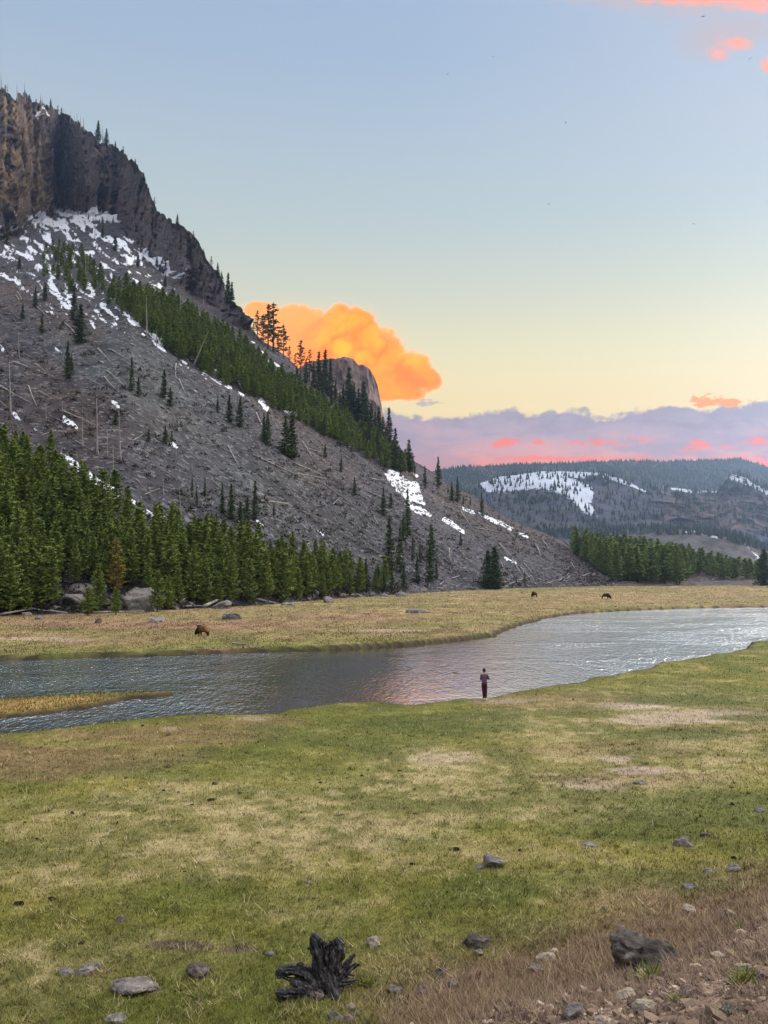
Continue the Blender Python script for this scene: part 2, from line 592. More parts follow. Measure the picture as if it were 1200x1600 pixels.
def ground_col(x, y, z, sd, dn):
    px, py = proj(x, np.maximum(y, 1.0), np.zeros_like(x))
    r = np.hypot(x, y)
    a = fbm(x / 9, y / 9, 0.3, 4, 41)
    b = fbm(x / 2.4, y / 2.4, 0.8, 4, 47)
    c = fbm(x / 0.55, y / 0.55, 0.1, 3, 53)
    e = fbm(px / 90, py / 22, 0.0, 4, 59)
    near = py > 1060
    # near meadow
    base = np.broadcast_to(C_GREEN, x.shape + (3,)).copy()
    base = lerp_c(sstep(-0.3, 0.5, a * 0.6 + b * 0.7), base, C_YGREEN)
    rg = 0.35 * e + 0.25 * b
    tanw = blob(px, py, [(330, 1300, 330, 85, .85), (90, 1345, 150, 60, .7), (560, 1290, 200, 60, .8), (700, 1235, 160, 45, .8), (50, 1530, 120, 70, .7),
                         (200, 1490, 200, 40, .5), (620, 1330, 150, 40, .45), (700, 1190, 130, 22, .9), (980, 1130, 240, 55, .8), (1120, 1100, 160, 20, .6),
                         (990, 1200, 260, 50, .8), (880, 1250, 160, 40, .7), (480, 1420, 120, 28, .4), (760, 1330, 120, 30, .4), (1150, 1170, 100, 40, .6)], rg)
    tw = np.clip(tanw * (0.35 + 0.9 * sstep(-0.15, 0.35, c * 0.6 + b * 0.5)), 0, 1)
    tw = np.maximum(tw, 0.42 * sstep(0.1, 0.5, c * 0.5 + b * 0.6))
    base = lerp_c(tw, base, C_TAN)
    pale = blob(px, py, [(985, 1103, 70, 7, .9), (1090, 1120, 110, 10, .8), (1010, 1125, 60, 9, .7), (960, 1185, 30, 6, .8), (1000, 1203, 50, 6, .9), (930, 1225, 60, 10, .5),
                         (690, 1185, 60, 9, .5), (395, 1122, 38, 4, .8), (265, 1140, 14, 4, .8), (780, 1094, 60, 5, .6)], rg * 0.9)
    base = lerp_c(pale, base, C_PALE)
    brn = blob(px, py, [(60, 1185, 240, 26, .95), (230, 1150, 200, 18, .85), (30, 1210, 120, 14, .8), (390, 1127, 110, 10, .7), (860, 1095, 150, 14, .55), (940, 1170, 150, 16, .45),
                        (1010, 1215, 160, 14, .5), (280, 1480, 60, 10, .6), (370, 1485, 30, 7, .5), (130, 1520, 50, 9, .5), (210, 1550, 50, 14, .4), (1100, 1140, 140, 30, .3),
                        (700, 1120, 40, 4, .4)], rg)
    base = lerp_c(brn * 0.75, base, C_BROWN * 1.15)
    dg = blob(px, py, [(560, 1150, 180, 22, .55), (690, 1130, 160, 18, .75), (1060, 1095, 100, 9, .75), (920, 1112, 60, 10, .6), (1060, 1147, 120, 10, .7), (1170, 1122, 60, 6, .85),
                       (1000, 1175, 90, 8, .4), (320, 1200, 160, 25, .4), (1120, 1260, 160, 40, .75), (980, 1300, 150, 28, .6), (640, 1320, 90, 18, .4), (560, 1105, 120, 5, .7),
                       (900, 1380, 220, 28, .5), (120, 1255, 120, 14, .3), (420, 1240, 100, 12, .4), (560, 1460, 120, 40, .35), (600, 1550, 120, 30, .4), (850, 1470, 140, 26, .5)], rg)
    base = lerp_c(dg, base, C_DGREEN * 1.15)
    # dirt hollows
    hol = blob(px, py, [(280, 1478, 45, 7, .8), (372, 1485, 26, 6, .7), (745, 1470, 24, 7, .8), (1010, 1355, 200, 22, .0)], rg)
    base = lerp_c(hol, base, C_SOIL)
    # edge of the embankment: pinkish dry grass, then bare stony soil
    k1 = sstep(-3.6, -0.8, dn + 1.2 * b + 0.5 * a)
    k1 = k1 * sstep(420, 760, px + 200 * b)
    base = lerp_c(k1 * 0.85, base, lerp_c(sstep(-0.3, 0.4, c), np.broadcast_to(C_PINKB, x.shape + (3,)), C_BROWN * 1.05))
    k2 = sstep(0.2, 1.8, dn + 1.0 * b)
    gc = lerp_c(sstep(-0.5, 0.5, c), np.broadcast_to(nrm((0.095, 0.066, 0.052)), x.shape + (3,)), nrm((0.21, 0.150, 0.11)))
    base = lerp_c(k2, base, gc)
    # far meadow
    far = np.broadcast_to(C_GOLD, x.shape + (3,)).copy()
    s1 = fbm(x / 30, y / 9, 3.0, 4, 61)
    s2 = fbm(x / 5, y / 3.0, 5.0, 4, 67)
    s3 = fbm(x / 1.6, y / 4.5, 7.0, 4, 69)
    far = lerp_c(sstep(-0.15, 0.4, s1 * .7 + s2 * .5) * 0.75, far, nrm((0.145, 0.145, 0.045)))
    far = lerp_c(sstep(0.1, 0.5, s2 - s1 * .4) * 0.6, far, nrm((0.37, 0.30, 0.13)))
    far = lerp_c(sstep(0.05, 0.5, -s1 - s2 * .5) * 0.55, far, nrm((0.24, 0.15, 0.085)))
    grn = sstep(22, 3, sd) * sstep(900, 500, px) * 0.8
    far = lerp_c(np.clip(grn * (0.7 + s2), 0, 1), far, nrm((0.135, 0.155, 0.035)))
    pk = blob(px, py, [(260, 976, 260, 7, .8), (500, 965, 120, 3, .8), (60, 962, 140, 6, .6), (560, 985, 300, 3, .3)], 0.3 * s2)
    far = lerp_c(pk, far, nrm((0.25, 0.15, 0.09)))
    far = far * (1 + 0.45 * np.clip(s3, -1, 1))[..., None]
    spk = blob(px, py, [(60, 998, 60, 3, .5), (100, 1000, 40, 3, .5), (610, 985, 60, 2, .7)], 0.3 * s2)
    far = lerp_c(spk, far, C_PALE)
    fw = sstep(60, 90, y) * (1 - near)
    fw = sstep(0, -6, py - (interp(px, nearb) - 6))
    col = lerp_c(fw, base, far)
    onisle = np.zeros(x.shape)
    m = (py > 1060) & (py < 1140) & (px < 330)
    if m.any():
        onisle[m] = sstep(1.5, -0.5, poly_sd(x[m], y[m], ISLE))
    col = lerp_c(onisle, col, lerp_c(sstep(-.2, .3, s2), np.broadcast_to(nrm((0.30, 0.21, 0.07)), x.shape + (3,)), nrm((0.17, 0.15, 0.045))))
    # wet dark mud at the water's edge, deepened to paint the undercut bank's shade
    mud_shade = sstep(0.9, 0.2, sd)
    col = lerp_c(mud_shade * 0.92, col, nrm((0.042, 0.034, 0.024)))
    col = lerp_c(sstep(1.6, 0.9, sd) * (1 - mud_shade) * near * 0.5, col, C_GREEN * 0.8)
    col = col * (1 + 0.30 * np.clip(c, -1, 1) + 0.15 * np.clip(b, -1, 1))[..., None]
    return np.clip(col * np.array([0.81, 0.79, 0.84]), 0.008, 0.9)


# ------------------------------------------------------------------ ground sheet
def build_ground():
    th = np.concatenate([np.radians(np.linspace(-180, -34, 60)), np.radians(np.linspace(-33, -27, 10)), np.radians(np.linspace(-26.5, 26.5, 760)),
                         np.radians(np.linspace(27, 33, 10)), np.radians(np.linspace(34, 180, 60)[:-1])])
    rows = np.concatenate([np.linspace(14000, 3000, 14), np.linspace(2900, 1720, 60), np.linspace(1715, 914.0, 960)])
    r = CAMH * F / (rows - HZ)
    r = np.concatenate([[0.01], r, r[-1] * (9000 / r[-1]) ** (np.linspace(0, 1, 40)[1:])])
    r = np.minimum(r, 6500 + np.arange(len(r)) * 0.5)
    R, T = np.meshgrid(r, th, indexing='ij')
    x, y = R * np.sin(T), R * np.cos(T)
    z, sd, dn = ground_z(x, y)
    z = np.where(R > 700, np.minimum(z, 0) - (R - 700) * 0.001, z)
    col = ground_col(x, y, z, sd, dn)
    V = np.stack([x, y, z], -1).reshape(-1, 3)
    stony = sstep(-0.6, 1.2, dn).ravel()

    def sh(g):
        p = g.pos()
        c = g.attr('Col')
        st = g.attr('stony', 'Fac')
        n1 = g.noise(p, 2.6, 6.0, 0.75)
        n2 = g.noise(g.scale(p, (0.5, 1, 1)), 11.0, 5.0, 0.75)
        n3 = g.noise(p, 0.35, 4.0, 0.6)
        f = 0.95 + (n1 - 0.5) * 1.3 + (n2 - 0.5) * 1.5 + (n3 - 0.5) * 0.35
        vo = g.voro(p, 9.0, out='Color')
        vf = g.sep(vo)[0]
        f2 = f * (1.0 + st * (vf - 0.5) * 0.9)
        cc = tint(g, c, f2)
        tanmix = g.ss(0.52, 0.72, n2) * g.ss(0.45, 0.6, n1) * 0.22
        cc = g.mix(tanmix, cc, (0.34, 0.28, 0.14))
        h = n1 * 0.5 + n2 * 0.25 + st * g.voro(p, 7.0) * 0.5
        return {'Base Color': cc, 'Normal': g.bump(h, 0.55, 0.16)}
    m = material('meadow_ground', sh, 1.0, 0.1)
    me = mesh_np('ground', V, grid_faces(len(r), len(th), wrap=True), mats=[m], attrs={'Col': col.reshape(-1, 3), 'stony': stony}, smooth=True)
    return link('ground', me, kind='structure')


GROUND = build_ground()


# ------------------------------------------------------------------ river water
def build_water():
    def sh(g):
        p = g.pos()
        x, y, z = g.sep(p)
        q = g.xyz(x * 1.25 + y * 0.12, y * 0.50 - x * 0.1, 0.0)
        a = g.noise(q, 0.9, 3.0, 0.6, 0.5)
        b = g.noise(q, 3.2, 3.0, 0.6, 0.3)
        c = g.noise(g.scale(q, (0.25, 1, 1)), 0.16, 4.0, 0.6, 1.0)
        calm = g.ss(0.35, 0.62, c)
        chop = 0.095 + g.ss(4.0, 17.0, x - (y - 50.0) * 0.10) * 0.60 + g.ss(-5.0, -12.0, x) * 0.36
        h = (a * 0.42 + b * 0.34) * (0.7 + calm * 0.4) * chop
        return {'Base Color': (0.80, 0.91, 1.0), 'Metallic': 1.0, 'Normal': g.bump(h, WAVE, WD), 'Roughness': 0.06, 'IOR': 1.6}
    m = material('river_water', sh, 0.07, 0.8)
    xs = np.linspace(-500, 700, 41)
    ys = np.linspace(25, 330, 31)
    Xg, Yg = np.meshgrid(xs, ys)
    V = np.stack([Xg, Yg, np.full_like(Xg, WZ)], -1).reshape(-1, 3)
    me = mesh_np('river', V, grid_faces(31, 41), mats=[m], smooth=True)
    return link('river_water', me, kind='structure')


WAVE = 1.0
WD = 1.0
build_water()

# ------------------------------------------------------------------ near mountain
HX0, HX1 = -700.0, 1330.0
YB = [(-700, 1010), (-300, 980), (0, 962), (200, 956), (320, 950), (400, 946), (500, 937), (600, 930), (700, 924), (800, 919), (940, 916), (1330, 914)]
YS = [(-700, -30), (-400, 40), (-200, 80), (-60, 120), (0, 136), (12, 140), (20, 148), (45, 152), (62, 158), (80, 166), (100, 178), (118, 187), (135, 201), (155, 219),
      (168, 226), (186, 236), (200, 248), (210, 262), (222, 283), (232, 298), (240, 316), (246, 326), (256, 327), (262, 337), (268, 350), (284, 358), (300, 368), (312, 385), (320, 403), (332, 418),
      (344, 436), (352, 455), (358, 470), (372, 490), (382, 500), (396, 519), (410, 534), (430, 545), (450, 560), (480, 590), (520, 622), (560, 655), (600, 690), (620, 708), (650, 722), (680, 740),
      (700, 754), (740, 775), (780, 801), (820, 822), (850, 832), (880, 846), (900, 862), (940, 874), (1000, 884), (1060, 889), (1130, 893), (1200, 896), (1330, 900)]
YC = [(-700, 330), (-300, 350), (-60, 372), (0, 375), (25, 372), (48, 352), (92, 328), (150, 340), (186, 340), (210, 376), (236, 404), (262, 432), (300, 466), (340, 492), (372, 515), (396, 528),
      (410, 540), (430, 548), (450, 562), (480, 592), (520, 624), (560, 657), (600, 692), (650, 724), (680, 742), (700, 756), (740, 777), (780, 803), (820, 824), (850, 834), (880, 848), (900, 864),
      (940, 876), (1000, 886), (1060, 890.5), (1130, 894.5), (1200, 897.5), (1330, 901.5)]
DC = [(-700, 720), (0, 700), (200, 640), (400, 580), (600, 570), (800, 600), (940, 560), (1330, 560)]

SNOW = [  # strokes in photo pixels on the slope: x1,y1,x2,y2,halfwidth,strength
    (92, 328, 120, 336, 7, 1), (125, 340, 185, 342, 7, 1), (148, 332, 165, 340, 9, 1), (112, 345, 150, 352, 6, .95), (55, 338, 95, 352, 9, .8), (50, 345, 75, 365, 8, .75), (22, 352, 60, 372, 5, .8),
    (10, 388, 45, 405, 7, .75), (35, 372, 52, 398, 7, .75), (60, 366, 85, 384, 8, .7), (150, 362, 182, 385, 7, .8), (185, 380, 205, 400, 9, .8), (130, 358, 160, 378, 5, .7), (95, 405, 110, 425, 6, .7),
    (70, 400, 85, 432, 6, .7), (0, 432, 30, 442, 5, .7), (78, 442, 108, 480, 8, .8), (55, 415, 70, 430, 5, .6), (225, 400, 262, 420, 12, .62), (205, 412, 245, 440, 7, .6), (160, 478, 182, 500, 6, .9),
    (140, 445, 160, 470, 6, .6), (160, 400, 200, 430, 7, .55), (180, 484, 212, 512, 5, .8), (200, 505, 214, 512, 5, .8), (238, 528, 258, 548, 7, .9), (225, 520, 240, 530, 4, .8), (280, 562, 292, 568, 4, .8), (300, 508, 320, 530, 5, .7),
    (300, 568, 340, 600, 4, .8), (340, 600, 378, 620, 3.5, .9), (372, 590, 385, 612, 6, .8), (405, 545, 412, 556, 3, .9), (395, 536, 405, 548, 3, .8), (415, 560, 440, 575, 4, .7), (375, 583, 386, 595, 5, .8),
    (390, 600, 400, 612, 5, .7), (408, 628, 416, 642, 4, .9), (418, 598, 432, 612, 4, .6), (446, 642, 476, 648, 5, .8), (495, 658, 508, 668, 4, .9), (452, 594, 464, 604, 3, .7), (530, 688, 536, 692, 3, .7), (545, 692, 556, 704, 4, .7),
    (600, 735, 606, 742, 3, .7), (612, 744, 640, 775, 8, 1), (630, 755, 655, 770, 8, 1), (645, 772, 660, 786, 5, .9), (622, 760, 650, 778, 5, .9), (638, 786, 660, 800, 6, 1), (655, 795, 672, 804, 4, 1),
    (694, 811, 712, 822, 5, 1), (708, 820, 722, 830, 4, 1), (724, 790, 760, 806, 2.5, .9), (757, 806, 800, 826, 3, .95), (795, 826, 824, 838, 2.2, .9), (790, 873, 806, 880, 3, .85), (638, 735, 650, 742, 3, .7),
    (85, 700, 130, 735, 6, .8), (125, 732, 160, 758, 7, .95), (158, 756, 185, 778, 7, .9), (185, 778, 210, 792, 6, .7), (205, 785, 245, 812, 6, .6), (100, 650, 120, 665, 3, .6), (176, 632, 184, 638, 4, .9),
    (22, 643, 38, 655, 3, .7), (100, 655, 118, 660, 3, .7), (55, 665, 72, 680, 3, .6), (403, 820, 410, 826, 3, .9), (497, 826, 505, 832, 2.5, .7), (343, 840, 350, 846, 3, .7), (270, 692, 276, 697, 4, .9), (0, 535, 4, 545, 4, .7),
    (142, 505, 148, 512, 3, .7), (88, 543, 95, 548, 3, .7), (58, 178, 72, 184, 6, .5), (75, 152, 98, 160, 4, .0), (93, 188, 102, 194, 3, .6), (77, 235, 84, 255, 3, .6), (235, 490, 242, 500, 3, .6), (65, 170, 74, 176, 3, .6)]


def build_mountain():
    cols = np.concatenate([np.linspace(HX0, -60, 120)[:-1], np.linspace(-60, 1330, 930)])
    nA, nB, nC = 330, 200, 26
    yb, ys, yc, Dc = interp(cols, YB), interp(cols, YS), interp(cols, YC), interp(cols, DC)
    # craggy skyline
    jag = fbm(cols / 16, 0.0, 3.3, 5, 91) * 5.0 * sstep(420, 330, cols) + fbm(cols / 30, 0.0, 1.3, 4, 93) * 2.0
    ys = ys + jag * sstep(1000, 700, cols)
    yc = yc + fbm(cols / 20, 0.0, 7.7, 4, 95) * 8 * sstep(400, 330, cols)
    yc = np.maximum(yc, ys + 1.0)
    _, vb = uv_of(cols, yb)
    Db = -CAMH / vb
    _, vc = uv_of(cols, yc)
    ycs = interp(cols, [(-700, 380), (0, 380), (200, 385), (300, 462), (400, 530), (480, 592), (600, 692), (700, 756), (820, 824), (900, 864), (940, 876), (1000, 886), (1060, 890.5), (1200, 897.5), (1330, 901.5)])
    _, vs_ = uv_of(cols, ycs)
    k = (CAMH + vs_ * Dc) / (Dc - Db)
    Dc = (CAMH + k * Db) / (k - vc)
    rows_px, rows_Y = [], []
    t = np.linspace(0, 1, nA)[:, None]
    pyA = yb[None] + (yc - yb)[None] * t
    _, vA = uv_of(cols[None], pyA)
    YA = (CAMH + k * Db)[None] / (k[None] - vA)
    YA = np.maximum(YA, Db[None])
    tB = np.linspace(0, 1, nB + 1)[1:, None]
    pyB = yc[None] + (ys - yc)[None] * tB
    span = np.clip((yc - ys) / 235.0, 0.02, 1.0)
    YBm = Dc[None] + (span * 95.0)[None] * (tB ** 0.9)
    py = np.concatenate([pyA, pyB], 0)
    Y = np.concatenate([YA, np.maximum(YBm, YA[-1][None])], 0)
    pxg = np.broadcast_to(cols[None], py.shape)
    x, y, z = at(pxg, py, Y)
    # relief
    cl = np.concatenate([np.zeros(pyA.shape), np.ones(pyB.shape)], 0)
    clw = sstep(-14, 4, (yc[None] - py)) * sstep(6, 26, (yc - ys))[None]
    edge = sstep(0, 10, py - ys[None])
    n_t = fbm(x / 45, y / 45, z / 45, 4, 71) * 3.4 + fbm(x / 7, y / 7, z / 7, 4, 73) * 0.9
    foot = sstep(0, 14, yb[None] - py)
    buttress = (fbm(x / 34, y / 34, z / 75, 3, 75)) * 22 + (ridged(x / 21, y / 21, z / 42, 4, 77) - .5) * 13 + (ridged(x / 7.5, y / 7.5, z / 11, 3, 78) - .5) * 8 + fbm(x / 3, y / 3, z / 5, 3, 79) * 3.5
    ledge = fbm(x / 60, y / 60, z / 16, 3, 81) * 5
    disp = n_t * (1 - clw) * foot + (buttress + ledge) * clw
    # push the face towards the valley (right and towards the camera)
    nx, ny = 0.62, -0.78
    x2 = x + nx * disp * clw
    y2 = y + ny * disp * clw
    z2 = z + disp * (1 - clw) * 0.8 + fbm(x / 12, y / 12, z / 12, 3, 83) * 2.0 * clw
    # keep the drawn skyline: fade lateral shifts near the top edge
    x2 = x + (x2 - x) * (0.35 + 0.65 * edge)
    z2 = z + (z2 - z) * (0.4 + 0.6 * edge)
    # foot row below the ground and plateau behind
    foot_rows = []
    for dd, zz in ((14.0, -5.0), (5.0, -1.6)):
        Yf = Db - dd
        u, v = uv_of(cols, yb)
        foot_rows.append((u * Yf, Yf, np.full_like(Yf, zz)))
    back = []
    u, v = uv_of(cols, ys)
    Ys, zs = y2[-1], z2[-1]
    for i in range(1, nC + 1):
        s = i / nC
        dY = 900 * s ** 1.7
        drop = np.where(s < 0.55, 0.10 * dY, 0.10 * dY + (s - 0.55) / 0.45 * (zs + 20))
        zz = np.maximum(zs * 1.0 - drop - 1.5 * (i > 0), -20 if i == nC else -8)
        back.append((x2[-1] * (1 + dY / Ys), Ys + dY, zz))
    Xa = np.concatenate([np.stack([f[0] for f in foot_rows]), x2, np.stack([b[0] for b in back])], 0)
    Ya = np.concatenate([np.stack([f[1] for f in foot_rows]), y2, np.stack([b[1] for b in back])], 0)
    Za = np.concatenate([np.stack([f[2] for f in foot_rows]), z2, np.stack([b[2] for b in back])], 0)
    nr, nc = Xa.shape
    pyf = np.concatenate([np.stack([yb + 10, yb + 2]), py, np.stack([ys] * nC)], 0)
    pxf = np.broadcast_to(cols[None], pyf.shape)
    clf = np.concatenate([np.zeros((2, nc)), clw, np.stack([clw[-1]] * nC)], 0)
    # colour of rock and scree
    col = np.broadcast_to(nrm((0.088, 0.080, 0.090)), Xa.shape + (3,)).copy()
    a = fbm(pxf / 120, pyf / 60, 0.0, 4, 101)
    b = fbm(Xa / 14, Ya / 14, Za / 14, 4, 103)
    col = lerp_c(sstep(-0.1, 0.5, a + 0.5 * b) * 0.8, col, nrm((0.100, 0.070, 0.066)))
    sc_m = stroke_mask(pxf, pyf, [(130, 520, 260, 620, 50, .9), (230, 620, 420, 760, 60, .7), (430, 800, 560, 850, 60, .5), (330, 640, 330, 760, 50, .5)])
    col = lerp_c(np.clip(sc_m + 0.3 * b, 0, 1) * 0.75, col, nrm((0.112, 0.120, 0.115)))
    br = stroke_mask(pxf, pyf, [(60, 590, 130, 640, 30, .8), (330, 570, 500, 660, 22, .9), (240, 480, 330, 580, 22, .8), (520, 660, 640, 740, 14, .8), (900, 890, 1000, 905, 30, .8), (20, 460, 140, 520, 26, .6),
                                (1000, 905, 1330, 905, 20, .8), (700, 770, 860, 860, 18, .5)])
    col = lerp_c(np.clip(br * (0.8 + 0.8 * b), 0, 1), col, nrm((0.128, 0.084, 0.068)))
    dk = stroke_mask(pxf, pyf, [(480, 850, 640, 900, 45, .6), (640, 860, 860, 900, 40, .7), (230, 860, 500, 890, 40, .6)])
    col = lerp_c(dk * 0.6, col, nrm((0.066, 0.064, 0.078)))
    cc = np.broadcast_to(nrm((0.128, 0.104, 0.096)), Xa.shape + (3,)).copy()
    vst = fbm(Xa / 9, Ya / 9, Za / 24, 4, 111)
    cc = lerp_c(sstep(-0.05, 0.5, vst + 0.4 * b) * 0.9, cc, nrm((0.060, 0.052, 0.055)))
    ta = stroke_mask(pxf, pyf, [(15, 180, 50, 250, 26, .9), (0, 250, 55, 300, 40, 1), (50, 220, 75, 300, 20, .8), (0, 300, 90, 320, 20, .8), (135, 232, 150, 238, 10, .8), (300, 375, 318, 395, 10, .6), (228, 320, 240, 340, 8, .4)])
    cc = lerp_c(np.clip(ta * (0.7 + 1.5 * vst + 0.9 * b), 0, 1), cc, nrm((0.245, 0.175, 0.105)))
    gr = stroke_mask(pxf, pyf, [(220, 340, 260, 400, 30, .5), (290, 400, 350, 480, 30, .6), (120, 260, 190, 320, 40, .35)])
    cc = lerp_c(np.clip(gr * (0.8 + vst), 0, 1), cc, nrm((0.150, 0.132, 0.125)))
    rd = stroke_mask(pxf, pyf, [(60, 200, 130, 240, 20, .6), (110, 300, 220, 335, 20, .5), (150, 245, 200, 260, 20, .4)])
    cc = lerp_c(rd * 0.6, cc, nrm((0.135, 0.082, 0.070)))
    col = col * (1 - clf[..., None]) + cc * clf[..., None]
    topg = sstep(10, 2, pyf - interp(pxf, YS)) * sstep(400, 200, pxf) * clf
    col = lerp_c(topg * 0.7, col, nrm((0.055, 0.062, 0.030)))
    gl_ = fbm((pxf * 0.80 + pyf * 0.60) / 110, (-pxf * 0.60 + pyf * 0.80) / 9, 0.0, 5, 141)
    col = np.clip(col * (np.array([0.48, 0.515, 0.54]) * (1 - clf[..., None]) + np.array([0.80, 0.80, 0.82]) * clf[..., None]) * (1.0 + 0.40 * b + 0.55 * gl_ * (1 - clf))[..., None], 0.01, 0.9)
    sn = stroke_mask(pxf, pyf, SNOW)
    snz = np.zeros(pxf.shape)
    sp_m = 0.74 * stroke_mask(pxf, pyf, [(0, 375, 60, 420, 26, .5), (60, 360, 240, 430, 40, .62), (80, 430, 180, 500, 26, .55), (40, 450, 100, 480, 24, .45), (200, 500, 330, 590, 14, .5), (0, 430, 60, 450, 14, .5)])
    sn = np.maximum(sn, sp_m)
    ru, rv = pxf * 0.80 + pyf * 0.60, -pxf * 0.60 + pyf * 0.80
    sn = np.where(sn > 0, np.clip(sn - 0.05 + 0.85 * fbm(ru / 13, rv / 4.2, 0.0, 4, 121) + 0.30 * fbm(pxf / 3, pyf / 2.5, 0.0, 2, 125), 0, 2), 0)
    V = np.stack([Xa, Ya, Za], -1).reshape(-1, 3)

    def sh(g):
        p = g.pos()
        c = g.attr('Col')
        sn_ = g.attr('snow', 'Fac')
        cl_ = g.attr('cliff', 'Fac')
        n1 = g.noise(p, 0.16, 6.0, 0.65)
        n2 = g.noise(p, 0.9, 5.0, 0.7)
        vo = g.voro(p, 0.9, out='Color')
        v1 = g.sep(vo)[0]
        vs = g.voro(p, 1.9, out='Color')
        v2 = g.sep(vs)[0]
        vert = g.noise(g.scale(p, (1, 1, 0.55)), 0.30, 8.0, 0.80)
        scree = 0.98 + (n1 - 0.5) * 1.3 + (v1 - 0.5) * 0.35 + (v2 - 0.5) * 0.35 + (n2 - 0.5) * 1.3
        cr = g.voro(g.scale(p, (1, 1, 0.3)), 0.16, 'DISTANCE_TO_EDGE')
        cliff = 1.0 + (vert - 0.5) * 3.2 + (n2 - 0.5) * 1.4 - g.ss(0.07, 0.0, cr) * 0.45
        f = scree + (cliff - scree) * cl_
        cc_ = tint(g, c, f.max(0.15))
        # scree carries paler stones; rough threshold leaves ragged snow
        cc_ = g.mix(g.ss(0.80, 0.95, v1) * (1.0 - cl_) * 0.35, cc_, (0.27, 0.26, 0.27))
        px_n = g.noise(g.scale(p, (1, 1, 1.4)), 0.11, 6.0, 0.75)
        s = g.ss(0.47, 0.57, sn_ * 0.85 + (px_n - 0.5) * 0.35 + (n2 - 0.5) * 0.35)
        s = s * g.ss(0.02, 0.12, sn_)
        cc_ = g.mix(s, cc_, (0.55, 0.575, 0.62))
        h = n1 * 1.0 + n2 * 0.45 + v1 * (1.0 - cl_) * 0.35 + vert * cl_ * 2.2
        h = h * (1.0 - s * 0.8)
        return {'Base Color': cc_, 'Normal': g.bump(h, 0.8, 1.3)}
    m = material('mountain_rock', sh, 0.95, 0.15)
    me = mesh_np('hillside', V, grid_faces(nr, nc), mats=[m], attrs={'Col': col.reshape(-1, 3), 'snow': sn.ravel(), 'cliff': clf.ravel()}, smooth=True)
    me.flip_normals()
    return link('hillside', me, kind='structure')


HILL = build_mountain()


# ------------------------------------------------------------------ the butte behind the shoulder
def ridge_mesh(name, x0, x1, nc, yb_f, ys_f, Yf, nr, disp_f, col_f, mat, depth=900, attrs_f=None, nback=14, D0=None):
    cols = np.linspace(x0, x1, nc)
    yb_, ys_ = yb_f(cols), ys_f(cols)
    t = np.linspace(0, 1, nr)[:, None]
    py = yb_[None] + (ys_ - yb_)[None] * t
    px = np.broadcast_to(cols[None], py.shape)
    Y = Yf(px, py, t)
    x, y, z = at(px, py, Y)
    dx, dy, dz = disp_f(px, py, x, y, z, t)
    x, y, z = x + dx, y + dy, z + dz
    bx, by, bz, = [], [], []
    for i in range(1, nback + 1):
        s = i / nback
        dY = depth * s ** 1.4
        bx.append(x[-1] * (1 + dY / y[-1])); by.append(y[-1] + dY)
        bz.append(np.maximum(z[-1] - 0.13 * dY - (max(0, s - 0.6) / 0.4) * (z[-1] + 30), -25))
    X_ = np.concatenate([x, np.stack(bx)], 0); Y_ = np.concatenate([y, np.stack(by)], 0); Z_ = np.concatenate([z, np.stack(bz)], 0)
    pyf = np.concatenate([py, np.stack([ys_] * nback)], 0)
    pxf = np.broadcast_to(cols[None], pyf.shape)
    at_ = col_f(pxf, pyf, X_, Y_, Z_)
    V = np.stack([X_, Y_, Z_], -1).reshape(-1, 3)
    at_ = {k_: (v_.reshape(-1, 3) if v_.ndim == 3 else v_.ravel()) for k_, v_ in at_.items()}
    me = mesh_np(name, V, grid_faces(*X_.shape), mats=[mat], attrs=at_, smooth=True)
    me.flip_normals()
    return link(name, me, kind='structure')


def butte_sh(g):
    p = g.pos()
    c = g.attr('Col')
    vert = g.noise(g.scale(p, (1, 1, 0.2)), 0.22, 6.0, 0.7)
    n = g.noise(p, 0.5, 4.0, 0.65)
    f = 0.35 + vert * 0.95 + (n - 0.5) * 0.5
    return {'Base Color': tint(g, c, f), 'Normal': g.bump(vert * 2.0 + n, 0.8, 1.5)}


BUT_S = [(420, 620), (455, 585), (470, 574), (480, 566), (490, 562), (515, 560), (540, 559), (552, 560), (558, 566), (568, 572), (578, 578), (584, 588), (590, 602), (594, 622), (598, 645), (604, 665), (625, 740), (660, 800)]
ridge_mesh('cliff_butte_hill', 400, 665, 230, lambda c: interp(c, [(400, 700), (520, 720), (665, 830)]),
           lambda c: interp(c, BUT_S) + fbm(c / 7, 0, 0, 3, 5) * 2.0,
           lambda px, py, t: 800 + 0.25 * np.maximum(0, px - 560) + 30 * t, 180,
           lambda px, py, x, y, z, t: (0 * x, -((ridged(x / 12, y / 12, z / 50, 4, 5) - .5) * 14 + fbm(x / 30, y / 30, z / 60, 3, 8) * 10) * np.ones_like(x), 0 * x),
           lambda px, py, x, y, z: {'Col': np.clip(lerp_c(sstep(-.1, .5, fbm(x / 9, y / 9, z / 40, 4, 15)), np.broadcast_to(nrm((0.40, 0.30, 0.26)), x.shape + (3,)), nrm((0.20, 0.155, 0.15))), 0, 1)},
           material('butte_rock', butte_sh, 0.95, 0.1), depth=500)


